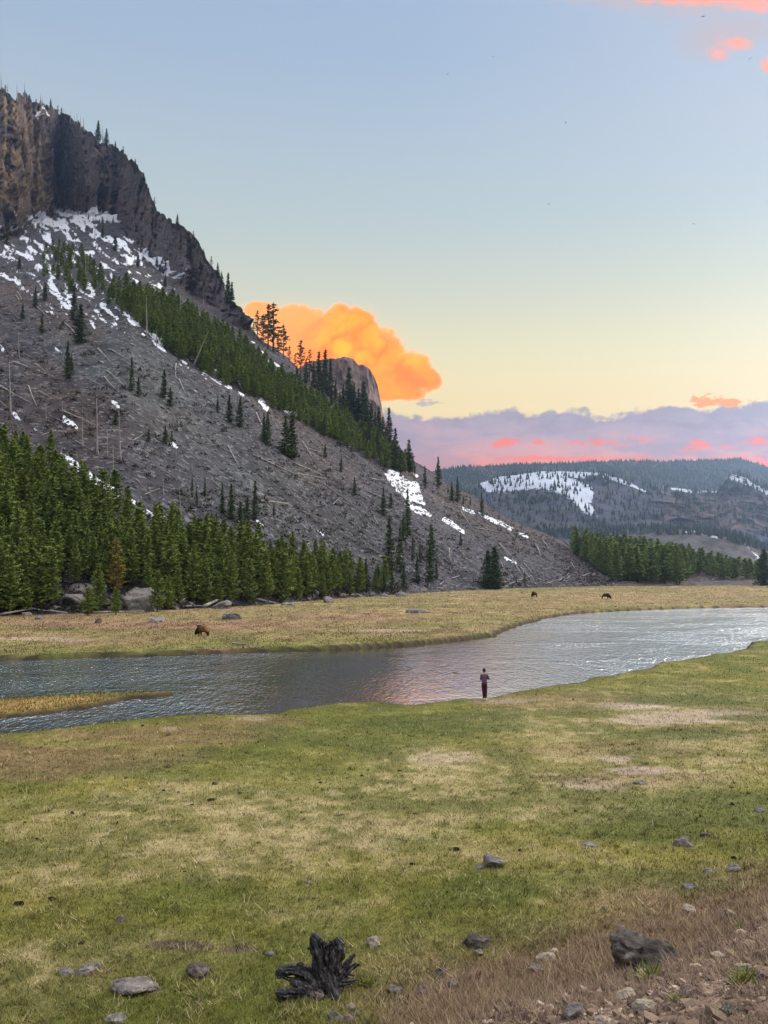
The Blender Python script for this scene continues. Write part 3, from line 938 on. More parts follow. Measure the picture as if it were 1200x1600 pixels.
# ------------------------------------------------------------------ far mountains
def far_sh(g):
    p = g.pos()
    c = g.attr('Col')
    sn_ = g.attr('snow', 'Fac')
    vert = g.noise(g.scale(p, (1, 1, 0.3)), 0.05, 6.0, 0.7)
    n = g.noise(p, 0.03, 5.0, 0.7)
    n2 = g.noise(p, 0.12, 4.0, 0.7)
    f = 0.35 + vert * 0.8 + (n - 0.5) * 0.8 + (n2 - 0.5) * 0.6
    s = g.ss(0.50, 0.56, sn_ * 0.8 + (n2 - 0.5) * 0.55 + (n - 0.5) * 0.6) * g.ss(0.02, 0.15, sn_)
    return {'Base Color': g.mix(s, tint(g, c, f.max(0.1)), (0.52, 0.57, 0.66)), 'Normal': g.bump(vert * 2 + n2, 0.8, 6.0)}


FAR_M = material('far_rock', far_sh, 0.95, 0.1)
FS = [(500, 800), (600, 752), (680, 736), (720, 729), (767, 727), (830, 726), (897, 723), (960, 721), (1040, 720), (1100, 719), (1157, 718), (1180, 724), (1200, 732), (1250, 744), (1400, 740), (1600, 760), (1900, 800)]
MS = [(560, 840), (640, 810), (690, 790), (740, 764), (750, 755), (775, 746), (800, 741), (850, 736.5), (900, 737), (940, 739), (965, 744), (990, 752), (1015, 759), (1050, 762), (1090, 766), (1118, 768), (1130, 756), (1140, 745), (1150, 737), (1165, 739),
      (1185, 752), (1200, 762), (1260, 780), (1400, 790), (1600, 800), (1900, 830)]
FSNOW = [(740, 728, 760, 726, 1.5, .7), (940, 727, 960, 726, 2, .5), (960, 726, 1120, 726, 6, .42), (1050, 730, 1120, 732, 6, .45), (1000, 742, 1100, 740, 8, .3), (1020, 760, 1060, 766, 3, .6)]
MSNOW = [(745, 757, 775, 748, 3, .9), (775, 748, 850, 739, 3, .9), (850, 740, 915, 741, 8, .75), (850, 750, 912, 772, 20, .95), (893, 772, 915, 797, 12, .9), (765, 757, 860, 752, 16, .85), (755, 768, 790, 760, 10, .5), (915, 740, 945, 741, 2.5, .9),
         (945, 743, 985, 757, 4, .85), (985, 757, 1010, 770, 3, .75), (950, 750, 960, 765, 6, .5), (925, 800, 932, 812, 3, .6), (1050, 763, 1080, 768, 3, .8), (1090, 769, 1125, 768, 3, .7), (1140, 745, 1165, 752, 8, .72), (1165, 752, 1200, 770, 5, .75), (1030, 768, 1045, 775, 2, .6)]


def far_col(px, py, x, y, z):
    b = fbm(px / 25, py / 9, 0.0, 4, 7)
    col = np.broadcast_to(nrm((0.060, 0.068, 0.045)), x.shape + (3,)).copy()
    col = lerp_c(sstep(0.0, 0.6, b), col, nrm((0.095, 0.080, 0.070)))
    return {'Col': col, 'snow': stroke_mask(px, py, FSNOW)}


def mesa_col(px, py, x, y, z):
    b = fbm(px / 22, py / 14, 0.0, 4, 7)
    vs = fbm(px / 6, py / 40, 0.0, 4, 9)
    col = np.broadcast_to(nrm((0.092, 0.098, 0.125)), x.shape + (3,)).copy()
    col = lerp_c(sstep(0.0, 0.6, b) * .7, col, nrm((0.072, 0.075, 0.055)))
    cl = sstep(1000, 1070, px) * sstep(770, 782, py) * sstep(835, 822, py)
    col = lerp_c(cl * 0.9, col, nrm((0.155, 0.118, 0.105)))
    col = lerp_c(cl * sstep(0.0, .5, vs) * 0.85, col, nrm((0.07, 0.055, 0.055)))
    return {'Col': col, 'snow': stroke_mask(px, py, MSNOW)}


ridge_mesh('far_mountain', 480, 2100, 520, lambda c: np.full_like(c, 850.0), lambda c: interp(c, FS) + fbm(c / 40, 0, 0, 3, 5) * 1.5,
           lambda px, py, t: 2650 + 1150 * t ** 1.5, 120,
           lambda px, py, x, y, z, t: (0 * x, -fbm(x / 260, y / 260, z / 260, 4, 5) * 70, fbm(x / 160, y / 160, 0, 4, 9) * 6 * (1 - t)), far_col, FAR_M, depth=2200)
ridge_mesh('far_mesa_hill', 540, 2100, 640, lambda c: interp(c, [(540, 905), (2100, 905)]), lambda c: interp(c, MS) + fbm(c / 20, 0, 0, 3, 6) * 1.0,
           lambda px, py, t: 1750 + 520 * t, 220,
           lambda px, py, x, y, z, t: (0 * x, -(fbm(x / 150, y / 150, z / 300, 4, 5) * 70 + (ridged(x / 46, y / 46, z / 200, 4, 5) - .5) * 55 * sstep(980, 1060, px)) * np.ones_like(x) * sstep(0, .15, 1 - t), 0 * x),
           mesa_col, FAR_M, depth=420)
# low talus hill in front of the mesa at the right
LS = [(840, 905), (880, 850), (940, 838), (1000, 836), (1060, 830), (1085, 829), (1110, 836), (1130, 834), (1150, 834), (1170, 842), (1190, 856), (1215, 868), (1280, 885), (1350, 893)]
LSN = [(1085, 830, 1120, 840, 2, .95), (1125, 836, 1148, 834, 2, .8), (1150, 838, 1175, 850, 5, .55), (1160, 845, 1185, 868, 4, .6), (1176, 862, 1186, 874, 3, .7), (1070, 832, 1085, 829, 2, .7)]
ridge_mesh('far_talus_hill', 830, 1360, 260, lambda c: np.full_like(c, 905.0), lambda c: interp(c, LS) + fbm(c / 20, 0, 0, 3, 16) * 1.0,
           lambda px, py, t: 1150 + 320 * t, 90,
           lambda px, py, x, y, z, t: (0 * x, -fbm(x / 60, y / 60, z / 80, 4, 25) * 16 * sstep(0, .15, 1 - t), 0 * x),
           lambda px, py, x, y, z: {'Col': lerp_c(sstep(0, .5, fbm(px / 12, py / 8, 0., 3, 5)), np.broadcast_to(nrm((0.12, 0.108, 0.105)), x.shape + (3,)), nrm((0.07, 0.07, 0.06))), 'snow': stroke_mask(px, py, LSN)},
           FAR_M, depth=240)

# ------------------------------------------------------------------ haze
hz = bpy.data.materials.new('haze_air')
hz.use_nodes = True
nt = hz.node_tree
nt.nodes.clear()
out = nt.nodes.new('ShaderNodeOutputMaterial')
pv = nt.nodes.new('ShaderNodeVolumePrincipled')
pv.inputs['Color'].default_value = (0.38, 0.58, 0.98, 1)
pv.inputs['Density'].default_value = 0.00007
pv.inputs['Anisotropy'].default_value = 0.75
nt.links.new(pv.outputs[0], out.inputs['Volume'])
bm = bmesh.new()
bmesh.ops.create_cube(bm, size=1.0)
for v in bm.verts:
    v.co = Vector((v.co.x * 14200, v.co.y * 14200, -30 if v.co.z < 0 else 545))
me = bpy.data.meshes.new('haze')
bm.to_mesh(me)
bm.free()
me.materials.append(hz)
link('haze', me, kind='stuff')

# ================================================================== things
bpy.context.view_layer.update()
_dg = bpy.context.evaluated_depsgraph_get()
BV_G = BVHTree.FromObject(GROUND, _dg)
BV_H = BVHTree.FromObject(HILL, _dg)
CAMP = Vector((0, 0, CAMH))


def ray_dir(px, py):
    u, v = uv_of(px, py)
    return Vector((float(u), 1.0, float(v))).normalized()


def hit(px, py, bvs=None):
    d = ray_dir(px, py)
    best = None
    for b in (bvs or (BV_G, BV_H)):
        loc, nor, idx, dist = b.ray_cast(CAMP, d)
        if loc is not None and (best is None or dist < best[1]):
            best = (loc, dist)
    return best[0] if best else None


def drop(x, y):
    z = -99
    for b in (BV_G, BV_H):
        loc, nor, idx, dist = b.ray_cast(Vector((x, y, 900)), Vector((0, 0, -1)))
        if loc is not None:
            z = max(z, loc.z)
    return z


PENDING = {}


def ordinal(n):
    w = ['first', 'second', 'third', 'fourth', 'fifth', 'sixth', 'seventh', 'eighth', 'ninth', 'tenth', 'eleventh', 'twelfth']
    if n <= 12:
        return w[n - 1]
    return f"{n}{'th' if 10 <= n % 100 <= 20 else {1: 'st', 2: 'nd', 3: 'rd'}.get(n % 10, 'th')}"


def reg(o, cat, phrase, zone, px, group=None):
    """label is set at the end: phrase + place among its like, counted from the left"""
    o['category'] = cat
    if group:
        o['group'] = group
    PENDING.setdefault((phrase, zone), []).append((px, o))


def tag(o, label, cat, group=None):
    o['label'] = label
    o['category'] = cat
    if group:
        o['group'] = group


def finish_labels():
    for (phrase, zone), lst in PENDING.items():
        lst.sort(key=lambda t: t[0])
        n = len(lst)
        for i, (px, o) in enumerate(lst):
            if n == 1:
                o['label'] = f"{phrase} {zone}"
            elif i == n - 1 and n > 2:
                o['label'] = f"{phrase} {zone}, rightmost of them"
            else:
                o['label'] = f"{phrase} {zone}, {ordinal(i + 1)} from the left"


# ------------------------------------------------------------------ geometry bits
def tube(pts, rad, sides=8, cap=True, ridge=0.0, seed=0, twist=0.0):
    pts = np.asarray(pts, float)
    n = len(pts)
    V, Fq, Ft = [], [], []
    T = np.gradient(pts, axis=0)
    T /= np.linalg.norm(T, axis=1)[:, None] + 1e-9
    ref = np.array([0.31, 0.87, 0.39]) if abs(T[0] @ np.array([0.31, 0.87, 0.39])) < 0.9 else np.array([1.0, 0, 0])
    for i in range(n):
        a = np.cross(T[i], ref); a /= np.linalg.norm(a) + 1e-9
        b = np.cross(T[i], a)
        ref = -np.cross(T[i], a) if False else ref
        an = np.linspace(0, 2 * np.pi, sides, endpoint=False) + twist * i / n
        r = np.full(sides, rad[i], float)
        if ridge:
            aa = np.linspace(0, 2 * np.pi, sides, endpoint=False)
            r = r * (1 + ridge * fbm(np.cos(aa) * 2.6 + seed, np.sin(aa) * 2.6, i * 0.07, 3, seed) + ridge * 0.5 * fbm(np.cos(aa) * 6, np.sin(aa) * 6, i * 0.11 + seed, 2, seed + 3))
        V.append(pts[i] + np.outer(np.cos(an) * r, a) + np.outer(np.sin(an) * r, b))
    V = np.concatenate(V)
    Fq = grid_faces(n, sides, wrap=True)
    if cap:
        c0, c1 = len(V), len(V) + 1
        V = np.concatenate([V, pts[:1], pts[-1:]])
        j = np.arange(sides)
        Ft = np.concatenate([np.stack([np.full(sides, c0), (j + 1) % sides, j], 1), np.stack([np.full(sides, c1), (n - 1) * sides + j, (n - 1) * sides + (j + 1) % sides], 1)])
    else:
        Ft = np.zeros((0, 3), int)
    return V, Fq, Ft


def join(parts):
    V, Q, T = [], [], []
    o = 0
    for v, q, t in parts:
        V.append(v); Q.append(q + o); T.append(t + o)
        o += len(v)
    return np.concatenate(V), [np.concatenate(Q), np.concatenate(T)]


def ico(sub):
    bm_ = bmesh.new()
    bmesh.ops.create_icosphere(bm_, subdivisions=sub, radius=1.0)
    bm_.verts.ensure_lookup_table()
    V = np.array([v.co[:] for v in bm_.verts])
    Fc = np.array([[v.index for v in f.verts] for f in bm_.faces])
    bm_.free()
    return V, Fc


ICO1, ICO2, ICO3, ICO4, ICO5 = ico(1), ico(2), ico(3), ico(4), ico(5)


def rock_verts(base, seed, sc3, rough=0.35, flat_bottom=True):
    V = base[0].copy()
    s = seed * 3.71
    q = V + s
    # chip facets: clamp against a few random planes
    rg = np.random.default_rng(seed)
    for k in range(13):
        n = rg.normal(size=3); n /= np.linalg.norm(n)
        d = rg.uniform(0.55, 0.88)
        over = np.maximum(V @ n - d, 0)
        V = V - over[:, None] * n * 0.97
    V = V * (1 + rough * fbm(q[:, 0] * 1.1, q[:, 1] * 1.1, q[:, 2] * 1.1, 3, seed)[:, None] + rough * 0.35 * fbm(q[:, 0] * 4, q[:, 1] * 4, q[:, 2] * 4, 3, seed + 5)[:, None])
    if len(V) > 1000:
        V = V * (1 + 0.10 * (ridged(q[:, 0] * 2.6, q[:, 1] * 2.6, q[:, 2] * 2.6, 4, seed + 8) - 0.5) + 0.05 * fbm(q[:, 0] * 11, q[:, 1] * 11, q[:, 2] * 11, 2, seed + 9))[:, None]
    V = V * np.asarray(sc3)
    if flat_bottom:
        V[:, 2] = np.maximum(V[:, 2], -0.45 * sc3[2])
    return V


# ------------------------------------------------------------------ materials
def crown_mat(name, c0, c1, c2):
    def sh(g):
        var = g.attr('var', 'Fac')
        rnd = X(g, g.node('ShaderNodeObjectInfo').outputs['Random'])
        tv = g.attr('tv', 'Fac')
        r = (rnd + tv)
        r = g.m('FRACT', r * 1.0)
        c = g.mix(r, c0, c1)
        c = g.mix(g.ss(0.45, 1.0, var) * 0.75, c, c2)
        return {'Base Color': tint(g, c, 0.7 + var * 0.6)}
    return material(name, sh, 0.8, 0.12)


M_PINE = crown_mat('pine_needles', (0.088, 0.142, 0.038), (0.140, 0.188, 0.046), (0.27, 0.285, 0.064))
M_SPRUCE = crown_mat('spruce_needles', (0.050, 0.080, 0.042), (0.075, 0.105, 0.048), (0.11, 0.135, 0.058))
M_RUST = crown_mat('browned_needles', (0.17, 0.15, 0.035), (0.2, 0.17, 0.045), (0.25, 0.21, 0.05))
M_BRUSH = crown_mat('brush_twigs', (0.060, 0.042, 0.034), (0.032, 0.042, 0.022), (0.11, 0.085, 0.06))


def wood_sh(c0, c1, sc_=6.0):
    def sh(g):
        p = g.obj()
        n = g.noise(g.scale(p, (1, 1, 0.35)), sc_, 4.0, 0.7)
        return {'Base Color': g.mix(g.ss(0.35, 0.7, n), c0, c1), 'Normal': g.bump(n, 0.5, 0.03)}
    return sh


M_BARK = material('pine_bark', wood_sh((0.075, 0.055, 0.042), (0.16, 0.125, 0.10)), 0.9, 0.1)
M_SNAG = material('weathered_dead_wood', wood_sh((0.17, 0.155, 0.145), (0.36, 0.335, 0.31), 2.0), 0.85, 0.15)
M_LOG = material('grey_log_wood', wood_sh((0.15, 0.135, 0.125), (0.36, 0.335, 0.31), 0.6), 0.85, 0.15)


def conifer(seed, h, rb, whorls, nb, c0=0.05, p=0.85, tilt=0.25, spray=0.42, jit=0.25, gap=0.0, droop=0.0, skip=0.0):
    """needle sprays as small triangles; returns vertices, triangles, brightness variation"""
    rg = np.random.default_rng(seed)
    V, var = [], []
    for i in range(whorls):
        s = (i + rg.uniform(-0.3, 0.3)) / whorls
        s = min(max(s, 0.0), 1.0)
        z0 = h * (c0 + (0.985 - c0) * s)
        prof = (1 - s) ** p * min(1.0, 0.5 + s * 4.5)
        for j in range(nb):
            if rg.random() < skip:
                continue
            az = rg.uniform(0, 2 * np.pi)
            L = max(0.10 * rb, rb * prof * rg.uniform(1 - jit * 1.6, 1 + jit))
            tl = tilt + rg.uniform(-0.15, 0.15)
            dirv = np.array([math.cos(az), math.sin(az), 0.0])
            side = np.array([-math.sin(az), math.cos(az), 0.0])
            n = max(2, int(L / spray + 0.8))
            bv = rg.uniform(0, 1)
            for k in range(n):
                f = gap + (1 - gap) * (k + 0.9) / n
                pos = dirv * L * f + np.array([0, 0, z0 + L * f * math.tan(tl) - droop * (f * L) ** 2 * 0.25 + rg.normal() * 0.05])
                for sgn in ((-1, 1) if L > spray * 0.8 else (rg.choice((-1, 1)),)):
                    sl = spray * rg.uniform(0.75, 1.35)
                    d = dirv * rg.uniform(0.4, 1.0) + side * sgn * rg.uniform(0.15, 0.9) + np.array([0, 0, rg.uniform(-0.15, 0.75)])
                    d /= np.linalg.norm(d)
                    wv = np.cross(d, rg.normal(size=3)); wv /= np.linalg.norm(wv) + 1e-9
                    wd = sl * rg.uniform(0.26, 0.42)
                    a = pos - d * sl * 0.35
                    V += [a + wv * wd, a - wv * wd, pos + d * sl * 0.75]
                    q = min(1, max(0, bv * 0.5 + rg.uniform(0, 0.5)))
                    var += [q * 0.8, q * 0.8, min(1, q + 0.25)]
    for k in range(5):
        a = rg.uniform(0, 6.28)
        w = 0.012 * h
        V += [np.array([math.cos(a) * w, math.sin(a) * w, h * 0.955]), np.array([-math.cos(a) * w, -math.sin(a) * w, h * 0.95]), np.array([0, 0, h * rg.uniform(1.0, 1.03)])]
        var += [0.5, 0.5, 0.9]
    V = np.array(V)
    return V, np.arange(len(V)).reshape(-1, 3), np.array(var)


def trunk_geo(h, r, seed, stubs=0, stub_len=0.6, bend=0.0, sides=7):
    rg = np.random.default_rng(seed)
    zs = np.linspace(-0.4, h, 9)
    b = rg.uniform(0, 6.28)
    pts = np.stack([bend * np.sin(zs / h * 2.3) * math.cos(b), bend * np.sin(zs / h * 2.3) * math.sin(b), zs], 1)
    rad = r * (1 - 0.9 * np.clip(zs / h, 0, 1)) + 0.012
    rad[0] *= 1.25
    parts = [tube(pts, rad, sides)]
    for k in range(stubs):
        z = h * rg.uniform(0.25, 0.97)
        a = rg.uniform(0, 6.28)
        L = stub_len * rg.uniform(0.3, 1.0) * (1.15 - z / h)
        c = np.array([np.interp(z, zs, pts[:, 0]), np.interp(z, zs, pts[:, 1]), z])
        e = c + np.array([math.cos(a) * L, math.sin(a) * L, L * rg.uniform(-0.3, 0.5)])
        parts.append(tube([c, (c + e) / 2, e], [r * 0.3, r * 0.22, 0.01], 4))
    return join(parts)


UNIT = {}


def proto(kind, n, fn):
    UNIT[kind] = []
    for i in range(n):
        UNIT[kind].append(fn(i))


# all prototypes are modelled 10 m tall and scaled
def mk_tree_meshes(kind, i, cr, mat, tr):
    me_c = mesh_np(kind + '_crown', cr[0], cr[1], mats=[mat], attrs={'var': cr[2]})
    V, Fs = tr
    me_t = mesh_np(kind + '_trunk', V, Fs, mats=[M_BARK], smooth=True)
    # single-mesh version for far copies
    nv = len(cr[0])
    Vj = np.concatenate([cr[0], V])
    fl = [np.concatenate([cr[1], Fs[1] + nv]), Fs[0] + nv]
    mi = np.concatenate([np.zeros(len(cr[1])), np.ones(len(Fs[1]) + len(Fs[0]))]).astype(int)
    me_j = mesh_np(kind + '_whole', Vj, fl, mats=[mat, M_BARK], attrs={'var': np.concatenate([cr[2], np.zeros(len(V))])}, mat_idx=mi)
    return (me_c, me_t, me_j)


proto('pine', 8, lambda i: mk_tree_meshes('pine', i, conifer(100 + i, 10, [1.75, 1.55, 1.9, 1.4, 1.65, 1.5, 1.8, 1.6][i], 34, 8, [0.05, .1, .03, .14, .05, .08, .1, .04][i], [0.62, 0.68, 0.58, 0.75, 0.66, .6, .64, .7][i], 0.45, 0.42), M_PINE, trunk_geo(9.6, 0.13, i)))
proto('rusty_pine', 1, lambda i: mk_tree_meshes('rusty_pine', i, conifer(150, 10, 1.8, 30, 8, 0.05, 0.75, 0.4, 0.42), M_RUST, trunk_geo(9.6, 0.13, 5)))
proto('spruce', 5, lambda i: mk_tree_meshes('spruce', i, conifer(200 + i, 10, [1.5, 1.25, 1.8, 1.1, 1.4][i], 34, 8, 0.03, 0.95, -0.12, 0.40, 0.3, 0.0, -0.05), M_SPRUCE, trunk_geo(9.6, 0.12, 20 + i)))
proto('wide_spruce', 2, lambda i: mk_tree_meshes('wide_spruce', i, conifer(230 + i, 10, 2.6, 36, 11, 0.02, 0.85, -0.05, 0.5, 0.35, 0.0), M_SPRUCE, trunk_geo(9.4, 0.16, 25 + i)))
proto('ridge_pine', 4, lambda i: mk_tree_meshes('ridge_pine', i, conifer(260 + i, 10, [1.7, 1.3, 1.9, 1.5][i], 17, 5, [0.22, .3, .18, .12][i], 0.6, 0.05, 0.55, 0.55, 0.15, 0.1, 0.12), M_SPRUCE, trunk_geo(9.8, 0.16, 30 + i, 10, 0.9)))


def lod_tree(kind, i):
    cr = {'pine': lambda: conifer(300 + i, 10, 1.75, 22, 7, 0.06, 0.66, 0.42, 0.62), 'spruce': lambda: conifer(330 + i, 10, 1.35, 20, 6, 0.03, 0.95, -0.1, 0.6)}[kind]()
    return cr


LOD = {'pine': [lod_tree('pine', i) for i in range(4)], 'spruce': [lod_tree('spruce', i) for i in range(3)]}
MERGE = []


def add_tree(kind, variant, loc, h, name, parts=True, width=1.0, lean=None, rot=None):
    me_c, me_t, me_j = UNIT[kind][variant % len(UNIT[kind])]
    s = h / 10.0
    rot = random.uniform(0, 6.28) if rot is None else rot
    if parts:
        r = bpy.data.objects.new(name, None)
        COL.objects.link(r)
        c = bpy.data.objects.new('crown', me_c); COL.objects.link(c); c.parent = r
        t = bpy.data.objects.new('trunk', me_t); COL.objects.link(t); t.parent = r
    else:
        r = bpy.data.objects.new(name, me_j)
        COL.objects.link(r)
    r.location = loc
    r.rotation_euler = (lean[0] if lean else 0, lean[1] if lean else 0, rot)
    r.scale = (s * width, s * width, s)
    return r


def tree_px(kind, px, py, top, name, width=1.0, parts=None, bvs=None, depth=None):
    """a tree whose foot is seen at (px, py) and whose tip reaches row top"""
    if depth:
        d = ray_dir(px, py)
        p = CAMP + d * (depth / d.y)
    else:
        p = hit(px, py, bvs)
        if p is None:
            return None
    _, v = uv_of(px, top)
    h = float(CAMH + v * p.y - p.z)
    if h < 1:
        h = 2.0
    return add_tree(kind, random.randrange(9), p, h, name, parts=(h * F / p.y > 55) if parts is None else parts, width=width)


# ------------------------------------------------------------------ the pines: left forest, band on the slope, far wood
def in_poly(x, y, poly):
    return poly_sd(np.array([float(x)]), np.array([float(y)]), poly)[0] < 0


def scatter(poly, n_try, mind, hfun, tagname, bvs=None, cap=9999):
    P = np.asarray(poly, float)
    x0, y0 = P.min(0); x1, y1 = P.max(0)
    pts = RNG.uniform((x0, y0), (x1, y1), (n_try, 2))
    ok = poly_sd(pts[:, 0], pts[:, 1], poly) < 0
    pts = pts[ok]
    cell = {}
    res = []
    for px, py in pts:
        p = hit(px, py, bvs)
        if p is None or p.y < 20:
            continue
        md = mind * random.uniform(0.8, 1.35)
        k = (int(p.x // 6), int(p.y // 6))
        bad = False
        for a in (-1, 0, 1):
            for b in (-1, 0, 1):
                for q in cell.get((k[0] + a, k[1] + b), ()):
                    if (q - p).length < md:
                        bad = True
                        break
        if bad:
            continue
        cell.setdefault(k, []).append(p)
        res.append(dict(px=px, py=py, p=p, h=hfun(px, py), zone=tagname))
        if len(res) >= cap:
            break
    return res


LEFTF = [(-160, 975), (-160, 660), (0, 715), (40, 742), (90, 768), (150, 800), (205, 832), (250, 850), (330, 866), (420, 885), (500, 898), (560, 912), (600, 922), (606, 927),
         (520, 934), (470, 938), (440, 944), (400, 946), (300, 950), (262, 940), (200, 915), (150, 925), (108, 915), (85, 945), (20, 958)]
trees = scatter(LEFTF, 12000, 2.9, lambda x, y: random.uniform(7.0, 12.2) * (0.93 if x > 480 else 1.0), 'left')
trees += scatter([(-160, 650), (0, 690), (100, 745), (210, 815), (190, 825), (60, 760), (-160, 700)], 260, 8, lambda x, y: random.uniform(8, 12), 'left')
BAND = [(210, 462), (290, 492), (335, 515), (390, 552), (450, 600), (520, 650), (600, 702), (650, 738), (625, 741), (560, 713), (480, 668), (400, 625), (330, 590), (262, 548), (215, 505), (190, 478)]
trees += scatter(BAND, 9000, 3.9, lambda x, y: random.uniform(8.0, 12.5), 'band')
trees += scatter([(66, 395), (92, 385), (130, 400), (160, 435), (205, 462), (240, 500), (205, 500), (160, 482), (120, 460), (80, 445), (64, 430)], 260, 6.5, lambda x, y: random.uniform(7.0, 12), 'band')
FARW = [(892, 850), (930, 862), (1000, 874), (1060, 884), (1195, 892), (1195, 903), (1150, 908), (1120, 905), (1100, 897), (1078, 903), (1060, 914), (965, 909), (930, 889), (900, 868)]
trees += scatter(FARW, 3200, 5.2, lambda x, y: float(np.interp(x, [900, 990, 1060, 1120, 1190], [17, 20, 18.5, 14, 9.5])) * random.uniform(0.85, 1.12), 'far')

for t in trees:
    t['D'] = t['p'].y
    t['hpx'] = t['h'] * F / t['D']
    t['tx'], t['ty'] = [float(q) for q in proj(t['p'].x, t['p'].y, t['p'].z + t['h'])]
trees.sort(key=lambda t: t['D'])
# is the upper part of a tree clear of the crowns in front of it?
arr = np.array([[t['px'], t['py'], t['ty'], t['hpx'] * 0.15] for t in trees])
for i, t in enumerate(trees):
    vis = 0
    for f in (0.08, 0.3, 0.55):
        y = t['ty'] + t['hpx'] * f
        a = arr[:i]
        m = (a[:, 2] < y) & (a[:, 1] > y)
        w = a[:, 3] * np.clip((y - a[:, 2]) / np.maximum(a[:, 1] - a[:, 2], 1), 0, 1) ** 0.8
        if not (m & (np.abs(a[:, 0] - t['px']) < w * 0.9)).any():
            vis += 1
    t['vis'] = vis * (1 if -15 < t['px'] < 1215 else 0)
cand = [t for t in trees if t['vis'] >= 1]
cand.sort(key=lambda t: -t['hpx'] * (0.5 + t['vis'] * 0.25))
chosen = set(id(t) for t in cand[:283])
for n_, t in enumerate(trees):
    if id(t) in chosen:
        o = add_tree('pine', random.randrange(8), t['p'] - Vector((0, 0, 0.15)), t['h'], 'pine_tree', parts=t['hpx'] > 45, lean=(random.gauss(0, 0.025), random.gauss(0, 0.025)), width=random.uniform(0.85, 1.12) * (1.25 if t['zone'] == 'left' else 1.35))
        if t['zone'] == 'left' and t['vis'] == 3 and t['py'] > 905:
            reg(o, 'pine tree', 'bushy yellow-green pine', 'in the front row of the left forest', t['px'], 'pines of the forest at the foot of the mountain')
        elif t['zone'] == 'left':
            tag(o, 'yellow-green pine crowded inside the dense forest at the foot of the mountain', 'pine tree', 'pines of the forest at the foot of the mountain')
        elif t['zone'] == 'band':
            tag(o, 'small green pine in the dense band slanting down the scree slope', 'pine tree', 'young pines in the band across the slope')
        else:
            tag(o, 'tall blue-green pine packed in the far wood at the meadow end', 'pine tree', 'pines of the far wood')
    else:
        MERGE.append(('pine', t['p'], t['h'], random.uniform(0.95, 1.35)))


def merged_trees(name, lst, mat, **props):
    Vs, var, tv = [], [], []
    for kind, p, h, wd in lst:
        cr = LOD[kind][random.randrange(len(LOD[kind]))]
        a = random.uniform(0, 6.28)
        c, s_ = math.cos(a), math.sin(a)
        s = h / 10
        v = cr[0]
        w = np.stack([(v[:, 0] * c - v[:, 1] * s_) * s * wd * 1.15, (v[:, 0] * s_ + v[:, 1] * c) * s * wd * 1.15, v[:, 2] * s], 1) + np.array(p[:])
        Vs.append(w); var.append(cr[2]); tv.append(np.full(len(v), random.random()))
    V = np.concatenate(Vs)
    me_ = mesh_np(name, V, np.arange(len(V)).reshape(-1, 3), mats=[mat], attrs={'var': np.concatenate(var), 'tv': np.concatenate(tv)})
    return link(name, me_, **props)


merged_trees('pine_woods', MERGE, M_PINE, kind='stuff')
print('pines', len(trees), 'individual', len(chosen))

# pines standing clear at the edge of the left forest: foot x, y, tip y
for (x, y, top, w, lab) in [(14, 962, 868, 1.25, 'broad pine standing at the left picture edge where meadow meets forest'),
                            (78, 946, 850, 1.2, 'broad pine left of the grey boulders on the meadow edge'),
                            (152, 957, 879, 1.25, 'bright bushy pine standing between the two grey boulders'),
                            (137, 962, 916, 1.5, 'knee-high young pine at the left foot of the bushy pine between boulders'),
                            (181, 961, 918, 1.3, 'small dark pine in front of the big split boulder'),
                            (246, 956, 889, 1.2, 'left one of two young pines right of the big split boulder'),
                            (263, 953, 897, 1.2, 'right one of two young pines right of the big split boulder'),
                            (322, 946, 886, 1.1, 'young pine just left of the propped grey log'),
                            (341, 945, 893, 1.1, 'narrow young pine rising behind the propped grey log'),
                            (40, 958, 900, 1.2, 'short pine between the two broad pines at the left edge')]:
    o = tree_px('pine', x, y, top, 'pine_tree', w, parts=True)
    tag(o, lab, 'pine tree')
o = tree_px('rusty_pine', 180, 925, 838, 'pine_tree', 1.1, parts=True)
tag(o, 'olive-brown tinged pine above the big split boulder', 'pine tree')

# ------------------------------------------------------------------ spruces and ridge trees
Z_SK = 'on the skyline of the high cliff'
for (x, y, top, k) in [(153, 221, 188, 'spruce'), (166, 224, 200, 'spruce'), (180, 236, 220, 'spruce'), (192, 246, 228, 'spruce'), (211, 272, 248, 'spruce'), (224, 290, 269, 'spruce'),
                       (232, 304, 292, 'ridge_pine'), (241, 322, 307, 'ridge_pine'), (277, 354, 334, 'spruce'), (302, 372, 360, 'ridge_pine'), (318, 400, 388, 'ridge_pine'), (330, 414, 400, 'ridge_pine'), (340, 432, 410, 'spruce'),
                       (346, 444, 424, 'spruce'), (356, 476, 426, 'spruce'), (362, 480, 440, 'spruce'), (378, 498, 482, 'ridge_pine'), (38, 160, 140, 'ridge_pine'), (46, 162, 147, 'ridge_pine'), (79, 168, 154, 'spruce'),
                       (90, 178, 164, 'ridge_pine'), (96, 182, 167, 'ridge_pine'), (8, 150, 132, 'ridge_pine'), (56, 164, 154, 'ridge_pine')]:
    ysk = float(np.interp(x, [q[0] for q in YS], [q[1] for q in YS]))
    yy_ = max(y, ysk + 1)
    p_ = None
    for k_ in range(14):
        p_ = hit(x, yy_, [BV_H])
        if p_ is not None:
            break
        yy_ += 2
    if p_ is None:
        continue
    o = tree_px(k, x, yy_, top, 'spruce_tree', 1.25 if k == 'spruce' else 1.0, bvs=[BV_H])
    reg(o, 'spruce tree', 'small dark spruce', Z_SK, x, 'spruces along the cliff top')

